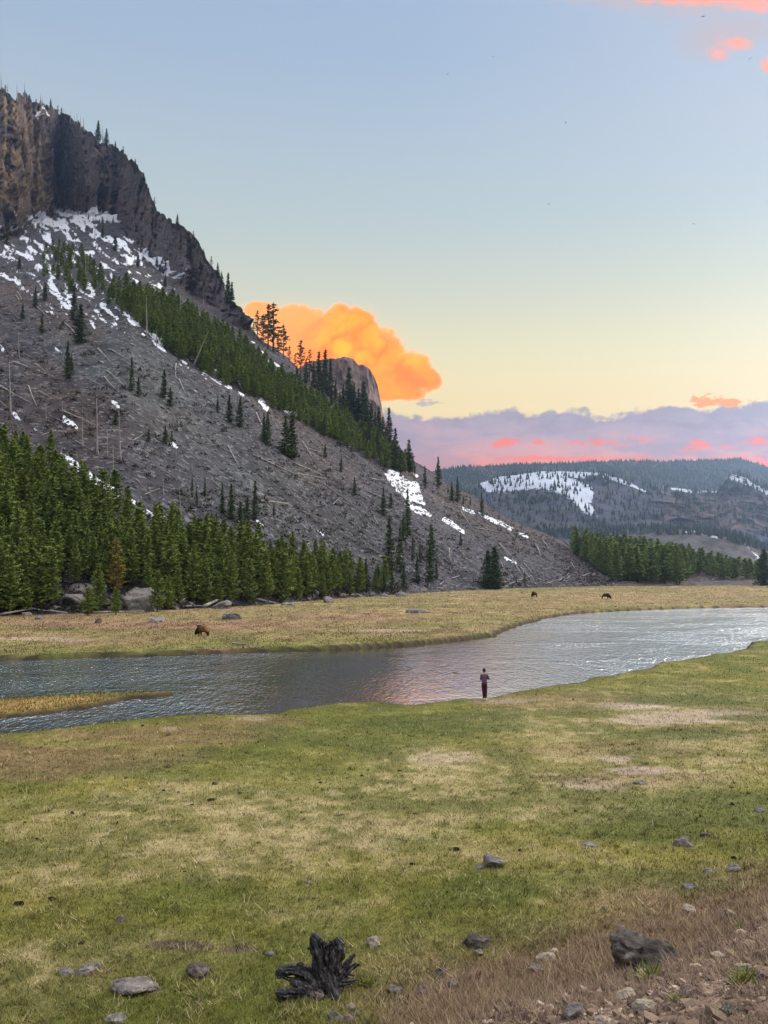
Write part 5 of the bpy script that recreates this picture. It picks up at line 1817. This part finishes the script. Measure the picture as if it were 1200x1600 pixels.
# gravel on the bank
N = 26000
x = rg.uniform(-8, 17, N * 3); y = 3.5 + rg.uniform(0, 1, N * 3) ** 1.3 * 19
z, sd, dn = ground_z(x, y)
keep = (dn > rg.uniform(-0.6, 2.2, N * 3)) & (dn < 11.5) & (np.abs(x) < y * 0.62 + 1)
x, y, z = x[keep][:N], y[keep][:N], z[keep][:N]
S = np.clip(rg.lognormal(-3.75, 0.75, len(x)), 0.007, 0.16)
M_GRAV = material('gravel_stone', rub_sh((0.085, 0.060, 0.046), (0.21, 0.150, 0.105), (0.36, 0.29, 0.21)), 0.95, 0.1)
merged_rocks('bank_gravel', np.stack([x, y, z], 1), S, M_GRAV, ICO1, 4, 0.6)


# ------------------------------------------------------------------ grass
def grass():
    N = 370000
    px = rg.uniform(-160, 1360, N)
    py = 996 + rg.uniform(0, 1, N) ** 0.93 * 796
    extra = 60000
    px = np.concatenate([px, rg.uniform(300, 1500, extra)])
    py = np.concatenate([py, rg.uniform(1500, 2500, extra)])
    x, y = flat(px, py, 0.0)
    x = x + rg.normal(0, 0.02, len(x)); y = y + rg.normal(0, 0.05, len(x))
    nt_ = 2600
    cx, cy = flat(rg.uniform(-60, 1260, nt_), 1130 + rg.uniform(0, 1, nt_) ** 0.7 * 520, 0.0)
    cr_ = rg.uniform(0.03, 0.11, nt_)
    x = np.concatenate([x, np.repeat(cx, 16) + rg.normal(0, 1, nt_ * 16) * np.repeat(cr_, 16)])
    y = np.concatenate([y, np.repeat(cy, 16) + rg.normal(0, 1, nt_ * 16) * np.repeat(cr_, 16)])
    tall = np.concatenate([np.zeros(len(px)), np.repeat(rg.uniform(0.5, 1.6, nt_), 16)])
    px, py = proj(x, y, np.zeros_like(x))
    z, sd, dn = ground_z(x, y)
    k2 = sstep(0.2, 1.8, dn)
    keep = (sd > 0.5) & (py > interp(px, nearb) - 4) & (rg.random(len(x)) > k2 * 0.80) & (y > 3)
    tall = tall[keep]
    x, y, z, dn, px, py = x[keep], y[keep], z[keep], dn[keep], px[keep], py[keep]
    col = ground_col(x, y, z, np.full(x.shape, 5.0), dn)
    D = np.hypot(x, y)
    n = len(x)
    lum = col.sum(1)
    dry = sstep(0.34, 0.62, lum)
    clump = vnoise(x / 0.5, y / 0.5, 0.0, 77)
    wisp = rg.random(n) < (0.05 + 0.30 * dry) * (0.2 + 2.2 * sstep(0.45, 0.75, clump))
    dn_k = sstep(-2.5, 0.0, dn) * sstep(420, 760, px)
    L = rg.uniform(0.035, 0.085, n) * (1 + 0.9 * wisp) * (1 + 0.9 * dn_k) * (1 + 0.010 * D) * (1 + 0.75 * tall)
    w = np.maximum(0.0035, 0.55 * D / F) * rg.uniform(0.6, 1.3, n)
    az = rg.uniform(0, 2 * np.pi, n)
    lean = rg.uniform(0.3, 1.4, n) * (1 + 0.5 * wisp)
    d = np.stack([np.cos(az) * lean, np.sin(az) * lean, np.ones(n)], 1)
    d /= np.linalg.norm(d, axis=1)[:, None]
    s = np.stack([np.cos(az + 1.57 + rg.normal(0, .6, n)), np.sin(az + 1.57), np.zeros(n)], 1)
    b = np.stack([x, y, z - 0.006], 1)
    tip = b + d * L[:, None]
    V = np.stack([b - s * w[:, None], b + s * w[:, None], tip], 1).reshape(-1, 3)
    tan_ = np.array([0.50, 0.40, 0.22]); gr = np.array([0.115, 0.145, 0.030])
    c = col * (rg.uniform(0.72, 1.4, n) * (0.8 + 0.45 * vnoise(x / 0.35, y / 0.35, 3.0, 79)))[:, None]
    c = np.where(wisp[:, None], c * 0.35 + tan_ * rg.uniform(0.6, 1.15, n)[:, None] * 0.65, c)
    g2 = (rg.random(n) < 0.25 * (1 - dry)) & ~wisp
    c = np.where(g2[:, None], c * 0.4 + gr * 0.75, c)
    pk = (dn_k > 0.5) & (rg.random(n) < 0.6)
    c = np.where(pk[:, None], np.array([0.24, 0.165, 0.115]) * rg.uniform(0.6, 1.4, n)[:, None], c)
    C = np.repeat(np.clip(c, 0.01, 0.9), 3, axis=0)

    # coarser tufts on the far bank
    N2 = 130000
    px = rg.uniform(-120, 1300, N2); py = 913.5 + rg.uniform(0, 1, N2) ** 1.35 * 206
    x2, y2 = flat(px, py, 0.0)
    z2, sd2, dn2 = ground_z(x2, y2)
    kp = (sd2 > 0.5) & (py < interp(px, nearb) - 2)
    x2, y2, z2, sd2, dn2 = x2[kp], y2[kp], z2[kp], sd2[kp], dn2[kp]
    c2 = ground_col(x2, y2, z2, sd2, dn2)
    D2 = np.hypot(x2, y2); n2 = len(x2)
    cl2 = vnoise(x2 / 1.5, y2 / 6.0, 0.0, 87)
    c2 = c2 * (rg.uniform(0.7, 1.4, n2) * (0.7 + 0.6 * cl2))[:, None]
    w2 = 0.8 * D2 / F * rg.uniform(0.6, 1.4, n2); L2 = rg.uniform(0.05, 0.16, n2) * (0.5 + cl2)
    b2 = np.stack([x2, y2, z2 - 0.02], 1)
    t2_ = b2 + np.stack([rg.normal(0, .06, n2), rg.normal(0, .06, n2), L2], 1)
    s2_ = np.stack([w2, 0 * w2, 0 * w2], 1)
    V2 = np.stack([b2 - s2_, b2 + s2_, t2_], 1).reshape(-1, 3)
    V = np.concatenate([V, V2]); C = np.concatenate([C, np.repeat(np.clip(c2, .01, .9), 3, axis=0)])

    def sh(g):
        return {'Base Color': g.attr('Col')}
    m = material('grass_blades', sh, 0.85, 0.15)
    me_ = mesh_np('meadow_grass', V, np.arange(len(V)).reshape(-1, 3), mats=[m], attrs={'Col': C})
    link('meadow_grass', me_, kind='stuff')


grass()


def plant(px, py, r, mat, label, n=90, hgt=1.0):
    p = hit(px, py)
    k = (p - CAMP).length / F * r
    d = rg.normal(size=(n, 3)); d /= np.linalg.norm(d, axis=1)[:, None]; d[:, 2] = np.abs(d[:, 2]) * hgt + 0.15
    b = rg.normal(size=(n, 3)) * np.array([0.25, 0.25, 0]) * k
    t = np.cross(d, rg.normal(size=(n, 3))); t /= np.linalg.norm(t, axis=1)[:, None]
    L = rg.uniform(0.4, 1.0, (n, 1)) * k
    mid = b + d * L * 0.5
    V = np.stack([b, mid - t * k * 0.055, b + d * L, mid + t * k * 0.055], 1).reshape(-1, 3)
    o = link('small_plant', mesh_np('small_plant', V, np.arange(len(V)).reshape(-1, 4), mats=[mat], attrs={'var': np.repeat(rg.uniform(0, 1, n), 4)}))
    o.location = p
    tag(o, label, 'plant')


M_SAGE = crown_mat('sage_leaves', (0.14, 0.16, 0.12), (0.17, 0.19, 0.14), (0.22, 0.24, 0.19))
M_TUFT = crown_mat('green_tuft_leaves', (0.12, 0.15, 0.035), (0.15, 0.17, 0.04), (0.28, 0.26, 0.08))
plant(1138, 1584, 17, M_SAGE, 'grey-green sage sprig on the stony bank near the bottom edge', 110, 0.6)
plant(1168, 1540, 26, M_TUFT, 'green grassy tuft on the right part of the stony bank', 150)
plant(1057, 1566, 14, M_TUFT, 'yellow-green tuft between stones in the middle of the bank', 70)
plant(1018, 1528, 22, M_TUFT, 'yellowish tuft growing at the foot of the large dark boulder', 90)
plant(1160, 1450, 12, M_TUFT, 'small dry tuft beside the cream stones on the bank', 50)
plant(575, 1540, 16, M_TUFT, 'bright green tuft growing under the right roots of the stump', 90)


# ------------------------------------------------------------------ skinned figures
def skin_mesh(name, verts, edges, radii, sub=2):
    bm_ = bmesh.new()
    lay = bm_.verts.layers.skin.verify()
    vs = []
    for i, (co, r) in enumerate(zip(verts, radii)):
        v = bm_.verts.new(co)
        v[lay].radius = (r, r) if np.isscalar(r) else r
        v[lay].use_root = (i == 0)
        vs.append(v)
    for a, b in edges:
        bm_.edges.new((vs[a], vs[b]))
    me_ = bpy.data.meshes.new('tmp')
    bm_.to_mesh(me_)
    bm_.free()
    o = bpy.data.objects.new('tmp', me_)
    COL.objects.link(o)
    m1 = o.modifiers.new('s', 'SKIN')
    m1.use_smooth_shade = True
    m2 = o.modifiers.new('u', 'SUBSURF')
    m2.levels = sub
    m2.render_levels = sub
    bpy.context.view_layer.update()
    dg = bpy.context.evaluated_depsgraph_get()
    res = bpy.data.meshes.new_from_object(o.evaluated_get(dg))
    res.name = name
    bpy.data.objects.remove(o)
    for p_ in res.polygons:
        p_.use_smooth = True
    return res


def simple(name, c, rough=0.8):
    return material(name, lambda g: {'Base Color': c}, rough, 0.2)


M_SKIN = simple('person_skin', (0.35, 0.20, 0.14), 0.6)
M_HAIR = simple('dark_hair', (0.018, 0.012, 0.010), 0.6)
M_TROU = simple('maroon_trousers', (0.055, 0.010, 0.030), 0.9)
M_SHOE = simple('cream_shoes', (0.50, 0.44, 0.36), 0.8)


def plaid(g):
    p = g.obj()
    x, y, z = g.sep(p)
    a = g.m('FRACT', x * 11.0); b = g.m('FRACT', z * 10.0)
    la = g.ss(0.10, 0.04, g.m('ABSOLUTE', a - 0.5)); lb = g.ss(0.10, 0.04, g.m('ABSOLUTE', b - 0.5))
    c = g.mix(g.ss(0.35, 0.4, a) * 0.6, (0.085, 0.040, 0.070), (0.045, 0.030, 0.055))
    c = g.mix(la.max(lb) * 0.7, c, (0.36, 0.27, 0.36))
    return {'Base Color': c}


M_PLAID = material('plaid_shirt', plaid, 0.9, 0.1)


def person():
    p = hit(757, 1094)
    root = bpy.data.objects.new('person', None)
    COL.objects.link(root)
    root.location = p
    # body: pelvis 0, spine, neck, head, arms folded in front (+Y is away from the camera)
    V = [(0, 0, .95), (0, .0, 1.10), (0, -.01, 1.28), (0, -.01, 1.42), (0, 0, 1.50), (0, .02, 1.58), (0, .03, 1.67),
         (.17, -.01, 1.40), (.27, .04, 1.17), (.17, .20, 1.22), (.04, .25, 1.25),
         (-.165, -.01, 1.39), (-.20, .06, 1.135), (-.10, .20, 1.17), (.03, .23, 1.18),
         (.09, 0, .88), (.085, .02, .50), (.075, -.02, .09), (.08, .10, .04),
         (-.09, 0, .88), (-.055, .02, .50), (-.035, -.01, .09), (-.04, .12, .04)]
    E = [(0, 1), (1, 2), (2, 3), (3, 4), (4, 5), (5, 6), (3, 7), (7, 8), (8, 9), (9, 10), (3, 11), (11, 12), (12, 13), (13, 14), (0, 15), (15, 16), (16, 17), (17, 18), (0, 19), (19, 20), (20, 21), (21, 22)]
    R = [(.11, .08), (.09, .07), (.11, .07), (.10, .06), .048, .074, .084, .048, .034, .030, .026, .048, .034, .030, .026, .065, .048, .036, .030, .065, .048, .036, .030]
    # fingers, each its own chain from the palm
    for base, sx in ((10, -1), (14, 1)):
        bx_, by_, bz_ = V[base]
        for f in range(4):
            i0 = len(V)
            V.append((bx_ + sx * .035, by_ + .012, bz_ + .025 - f * .017)); V.append((bx_ + sx * (.075 + .006 * (f in (1, 2))), by_ + .002, bz_ + .024 - f * .018))
            E += [(base, i0), (i0, i0 + 1)]
            R += [.010, .008]
        i0 = len(V)
        V.append((bx_ + sx * .01, by_ + .01, bz_ + .055)); E.append((base, i0)); R.append(.010)
    me_ = skin_mesh('person_body', V, E, R, 2)
    me_.materials.append(M_SKIN)
    o = link('body', me_, root)
    # face and ears, looking away
    hs = ICO3[0] * np.array([.082, .095, .115]) + np.array([0, .03, 1.665])
    k = hs[:, 2] > 1.60 - 0
    ck = ICO3[0]
    hair = hs + (ck * 0.012)
    keep = [f for f in ICO3[1] if np.mean(ck[f, 1]) < 0.35 or np.mean(ck[f, 2]) > 0.55]
    me_ = mesh_np('hair', hair, np.array(keep), mats=[M_HAIR], smooth=True)
    h_ = link('hair', me_, root)
    sm = h_.modifiers.new('thick', 'SOLIDIFY'); sm.thickness = 0.012
    parts = [tube([(0, .115, 1.66), (0, .135, 1.64), (0, .12, 1.625)], [.008, .016, .010], 8)]
    for sx in (-1, 1):
        parts.append(tube([(sx * .082, .03, 1.68), (sx * .094, .02, 1.665), (sx * .082, .03, 1.64)], [.008, .014, .006], 8))
    Vv, Fs = join(parts)
    link('face_features', mesh_np('face', Vv, Fs, mats=[M_SKIN], smooth=True), root)
    V = [(0, 0, .86), (0, .0, 1.08), (0, -.01, 1.28), (0, -.01, 1.415), (0, 0, 1.47), (.165, -.01, 1.39), (.27, .04, 1.17), (.17, .20, 1.22), (-.165, -.01, 1.39), (-.20, .06, 1.135), (-.10, .20, 1.17)]
    E = [(0, 1), (1, 2), (2, 3), (3, 4), (3, 5), (5, 6), (6, 7), (3, 8), (8, 9), (9, 10)]
    R = [(.175, .135), (.155, .12), (.165, .12), (.125, .10), .062, .074, .060, .046, .074, .060, .046]
    me_ = skin_mesh('shirt', V, E, R, 2); me_.materials.append(M_PLAID)
    link('shirt', me_, root)
    V = [(0, 0, 1.06), (0, 0, .90), (.085, 0, .84), (.085, .02, .50), (.075, -.02, .10), (-.085, 0, .84), (-.055, .02, .50), (-.035, -.01, .10)]
    E = [(0, 1), (1, 2), (2, 3), (3, 4), (1, 5), (5, 6), (6, 7)]
    R = [(.135, .105), (.15, .125), .106, .080, .060, .106, .080, .060]
    me_ = skin_mesh('trousers', V, E, R, 2); me_.materials.append(M_TROU)
    link('trousers', me_, root)
    for x_, y_, ang in ((.078, -.02, -0.5), (-.038, -.01, 0.1)):
        Vv, q_, t_ = tube([(0, -.07, .035), (0, -.03, .05), (0, .05, .045), (0, .13, .035), (0, .18, .03)], [.03, .048, .045, .042, .022], 12)
        me_ = mesh_np('shoe', Vv, [q_, t_], mats=[M_SHOE], smooth=True)
        s = link('shoe', me_, root)
        s.location = (x_, y_, 0); s.rotation_euler = (0, 0, ang)
    root.scale = (1.0, 1.0, 1.0)
    tag(root, 'person in plaid shirt and maroon trousers standing at the riverbank facing away', 'person')


person()


def bison_coat(dark):
    def sh(g):
        p = g.obj()
        x, y, z = g.sep(p)
        n = g.noise(p, 9.0, 5.0, 0.7)
        f = g.ss(0.15, 0.5, x + (n - 0.5) * 0.3) 
        low = g.ss(0.75, 0.5, z + (n - 0.5) * 0.2)
        c = g.mix(f.max(low), (0.13, 0.068, 0.028) if not dark else (0.055, 0.036, 0.024), (0.022, 0.013, 0.010))
        return {'Base Color': tint(g, c, 0.6 + n * 0.9)}
    return material('bison_coat', sh, 0.95, 0.1)


M_COAT = bison_coat(False)
M_COAT2 = bison_coat(True)
M_HORN = simple('horn', (0.10, 0.09, 0.08), 0.4)


def bison(px, py, h, rz, mat, label):
    p = hit(px, py)
    root = bpy.data.objects.new('bison', None)
    COL.objects.link(root)
    root.location = p
    root.rotation_euler = (0, 0, rz)
    s = h / 1.62
    root.scale = (s, s, s)
    V = [(-.15, 0, 1.0), (-.60, 0, 1.0), (-.98, 0, .98), (.22, 0, 1.12), (.48, 0, 1.02), (.78, 0, .80), (1.02, 0, .52), (1.16, 0, .24), (1.20, 0, .10),
         (.42, .17, .66), (.44, .17, .36), (.42, .17, .04), (.42, -.17, .66), (.36, -.17, .36), (.34, -.17, .04),
         (-.88, .17, .78), (-.80, .17, .60), (-1.0, .17, .36), (-.95, .17, .04), (-.90, -.17, .78), (-.76, -.17, .60), (-.92, -.17, .36), (-.86, -.17, .04), (.30, 0, 1.36)]
    E = [(0, 1), (1, 2), (0, 3), (3, 4), (4, 5), (5, 6), (6, 7), (7, 8), (4, 9), (9, 10), (10, 11), (4, 12), (12, 13), (13, 14), (2, 15), (15, 16), (16, 17), (17, 18), (2, 19), (19, 20), (20, 21), (21, 22), (3, 23)]
    R = [(.36, .36), (.34, .33), (.26, .26), (.38, .42), (.36, .40), (.27, .30), (.20, .21), (.13, .13), .09,
         .16, .085, .075, .16, .085, .075, .19, .14, .075, .075, .19, .14, .075, .075, .22]
    R = [tuple(q * 1.2 for q in r_) if isinstance(r_, tuple) else r_ * 1.15 for r_ in R]
    V = [(v_[0], v_[1], v_[2] - (0.08 if v_[2] > .7 else 0)) for v_ in V]
    me_ = skin_mesh('bison_body', V, E, R, 2); me_.materials.append(mat)
    link('body', me_, root)
    # shaggy beard and mane
    rgb = np.random.default_rng(int(px))
    tri = []
    for i in range(420):
        t = rgb.random()
        c = np.array([.30 + t * .80, 0, 1.15 - t * .75])
        a = rgb.uniform(0, 6.28); r_ = .34 - t * .17
        q = c + np.array([math.sin(a) * r_ * 0.45, math.cos(a) * r_, math.sin(a) * r_ * .9])
        d = np.array([rgb.normal() * .05, rgb.normal() * .05, -rgb.uniform(.08, .22)])
        wv = rgb.normal(size=3) * .03
        tri += [q - wv, q + wv, q + d]
    tri = np.array(tri)
    link('mane', mesh_np('mane', tri, np.arange(len(tri)).reshape(-1, 3), mats=[mat]), root)
    for sy in (-1, 1):
        Vv, q_, t_ = tube([(.98, sy * .17, .68), (1.0, sy * .29, .70), (.98, sy * .33, .80), (.96, sy * .28, .88)], [.045, .038, .024, .006], 8)
        link('horn', mesh_np('horn', Vv, [q_, t_], mats=[M_HORN], smooth=True), root)
    Vv, q_, t_ = tube([(-1.20, 0, 1.08), (-1.30, .03, .95), (-1.30, .06, .70), (-1.28, .06, .55)], [.035, .022, .02, .05], 7)
    link('tail', mesh_np('tail', Vv, [q_, t_], mats=[mat], smooth=True), root)
    tag(root, label, 'bison')


bison(316, 994, 1.36, math.radians(180 - 28), M_COAT, 'brown bison grazing on the far meadow left of the river, head down')
bison(947, 936, 1.72, math.radians(-12), M_COAT2, 'dark bison grazing far off near the wood, head to the right')
bison(835, 933, 1.70, math.radians(118), M_COAT2, 'dark bison far off seen end-on, left of the grazing far one')


# ------------------------------------------------------------------ the burnt root stump
def stump():
    p = hit(507, 1548)
    s = 0.86 * (p - CAMP).length / F       # metres per photo pixel here
    def W(dx, dy, dep=0.0):         # photo offsets (px right, px up) and depth away in metres
        return np.array([dx * s * 1.06, dep, dy * s * 0.92])
    parts = []
    rgs = np.random.default_rng(77)

    def root(ctrl, rad, sides=36, n=34, ridge=0.95, seed=1, twist=1.2):
        C = np.array(ctrl)
        t = np.linspace(0, len(C) - 1, n)
        k = np.arange(len(C))
        P_ = np.stack([np.interp(t, k, C[:, a]) for a in range(3)], 1)
        for _ in range(3):
            P_[1:-1] = (P_[:-2] + 2 * P_[1:-1] + P_[2:]) / 4
        P_ = P_ + 0.018 * np.stack([fbm(t * 1.3, seed * 1.0, a, 2, seed + a) for a in range(3)], 1)
        r_ = np.interp(t, k, rad) * s * 0.80
        r_ = r_ * (1 + 0.22 * fbm(t * 2.1, seed * 2.0, 0, 2, seed + 9))
        parts.append(tube(P_, r_, sides, True, ridge, seed, twist))
    root([W(0, 4), W(-14, 24, .05), W(-30, 34, .02), W(-48, 38, -.05), W(-66, 34, -.1), W(-72, 37, -.12)], [13, 13, 11, 9, 8, 3], seed=3)
    root([W(2, 10, -.1), W(-22, 12, -.18), W(-44, 12, -.25), W(-60, 10, -.3), W(-68, 7, -.3)], [12, 11, 11, 9, 5], seed=5)
    root([W(2, 10, 0), W(-8, 36, .0), W(-10, 58, .0), W(-14, 76, .02), W(-12, 86, .02), W(-20, 92, .0)], [15, 11, 9, 9, 11, 5], seed=7)
    root([W(-6, 40, .02), W(-14, 60, .08), W(-22, 70, .1), W(-26, 68, .1)], [7, 6, 4, 2], seed=8, sides=12)
    root([W(6, 6, .05), W(12, 34, .08), W(14, 56, .1), W(16, 74, .1), W(12, 84, .1)], [15, 14, 14, 14, 7], seed=11)
    root([W(10, 26, .02), W(4, 52, .02), W(3, 72, .03), W(6, 80, .03)], [10, 8, 8, 4], seed=12)
    root([W(14, 40, .12), W(22, 60, .12), W(22, 76, .12), W(18, 84, .12)], [10, 9, 9, 4], seed=13)
    root([W(8, 16, .1), W(24, 26, .18), W(36, 40, .22), W(45, 52, .25)], [9, 9, 6, 2], seed=15, sides=14)
    root([W(10, 14, .12), W(30, 24, .25), W(42, 28, .3), W(52, 31, .32)], [8, 6, 5, 2], seed=16, sides=14)
    root([W(0, 44, -.1), W(8, 28, -.2), W(18, 12, -.3), W(30, -4, -.45)], [5, 5, 5, 3], seed=18, sides=14)
    root([W(-8, 50, -.06), W(0, 30, -.16), W(8, 14, -.26), W(14, 2, -.35)], [5, 5, 5, 4], seed=19, sides=14)
    root([W(10, 36, -.06), W(14, 20, -.18), W(22, 6, -.3)], [5, 6, 4], seed=20, sides=14)
    root([W(-30, 36, -.08), W(-16, 24, -.18), W(-4, 10, -.28)], [6, 7, 5], seed=21, sides=14)
    root([W(-46, 26, -.15), W(-24, 16, -.24), W(-8, 4, -.32)], [6, 7, 6], seed=22, sides=14)
    root([W(-10, -2, 0), W(0, 12, .05), W(12, -2, .1)], [14, 18, 14], seed=23)
    root([W(-30, 38, 0), W(-36, 44, 0), W(-40, 46, 0)], [6, 5, 2], seed=24, sides=12)
    # splintered strips of wood along the roots
    for (a_, b_) in [((0, 8), (-58, 34)), ((-4, 10), (-60, 10)), ((0, 12), (-16, 88)), ((6, 12), (16, 80)), ((4, 10), (-6, 70)), ((10, 14), (44, 50)), ((-2, 40), (28, -2)), ((0, 20), (50, 28))]:
        for q_ in range(5):
            f0, f1 = rgs.uniform(0.0, 0.5), rgs.uniform(0.6, 1.05)
            A_, B_ = np.array(a_, float), np.array(b_, float)
            p0 = A_ + (B_ - A_) * f0 + rgs.normal(0, 4, 2); p1 = A_ + (B_ - A_) * f1 + rgs.normal(0, 3.5, 2)
            dp = rgs.uniform(-0.12, 0.02)
            root([W(p0[0], p0[1], dp), W((p0[0] + p1[0]) / 2 + rgs.normal() * 2, (p0[1] + p1[1]) / 2 + rgs.normal() * 2, dp - .03), W(p1[0], p1[1], dp)], [4, 3.6, 0.8], seed=int(rgs.integers(50, 900)), sides=9, n=14, ridge=0.5)
    V, Fs = join(parts)
    V = V + 0.004 * np.stack([fbm(V[:, 0] * 22, V[:, 1] * 22, V[:, 2] * 22, 2, 40 + a) for a in range(3)], 1)

    def sh(g):
        q = g.obj()
        x_, y_, z_ = g.sep(q)
        st = g.noise(g.xyz(x_ * 1.0 + z_ * 0.35, y_, z_ * 0.55), 22.0, 5.0, 0.7, 0.8)
        n = g.noise(q, 7.0, 4.0, 0.6)
        c = g.mix(g.ss(0.45, 0.72, st), (0.016, 0.015, 0.015), (0.15, 0.137, 0.13))
        c = g.mix(g.ss(0.60, 0.72, st) * 0.8, c, (0.36, 0.33, 0.31))  # palest grey streaks of the wood are painted-in highlights
        c = g.mix(g.ss(0.66, 0.76, n) * 0.7, c, (0.16, 0.06, 0.025))
        return {'Base Color': c, 'Normal': g.bump(st, 1.0, 0.03)}
    m = material('charred_root_wood', sh, 0.7, 0.3)
    o = link('tree_stump', mesh_np('stump', V, Fs, mats=[m], smooth=True))
    o.location = p - Vector((0, 0, 0.02))
    tag(o, 'charred upturned tree stump with twisted black roots lying in the near grass', 'stump')


stump()

# ------------------------------------------------------------------ birds high over the valley
M_BIRD = simple('bird_plumage', (0.05, 0.045, 0.045), 0.8)
for (x, y, D_) in [(771, 89, 95), (699, 116, 110), (884, 192, 95), (857, 319, 100), (1084, 350, 95), (906, 553, 120), (981, 571, 120), (1099, 26, 80), (1172, 92, 95)]:
    d = ray_dir(x, y)
    P_ = CAMP + d * D_
    parts = [tube([(-.14, 0, 0), (-.06, 0, .01), (.06, 0, .01), (.12, 0, .015), (.16, 0, .01)], [.01, .03, .035, .022, .006], 8)]
    Vb, Fb = join(parts)
    wings = []
    for sy in (-1, 1):
        wings.append(np.array([(.05, sy * .02, .01), (-.04, sy * .02, .01), (-.05, sy * .16, .07), (.03, sy * .18, .07), (-.06, sy * .34, .03)]))
    n0 = len(Vb)
    Vb = np.concatenate([Vb] + wings)
    ft = np.array([(0, 1, 2), (0, 2, 3), (3, 2, 4)])
    Fb = [Fb[0], np.concatenate([Fb[1], ft + n0, ft + n0 + 5])]
    o = link('bird', mesh_np('bird', Vb, Fb, mats=[M_BIRD]))
    so = o.modifiers.new('thick', 'SOLIDIFY'); so.thickness = 0.008
    o.location = P_
    o.rotation_euler = (random.uniform(-.5, .5), random.uniform(-.3, .3), random.uniform(0, 6.28))
    o.scale = (0.62, 0.62, 0.62)
    reg(o, 'bird', 'tiny dark bird', 'flying in the evening sky', x, 'birds in the sky')

finish_labels()
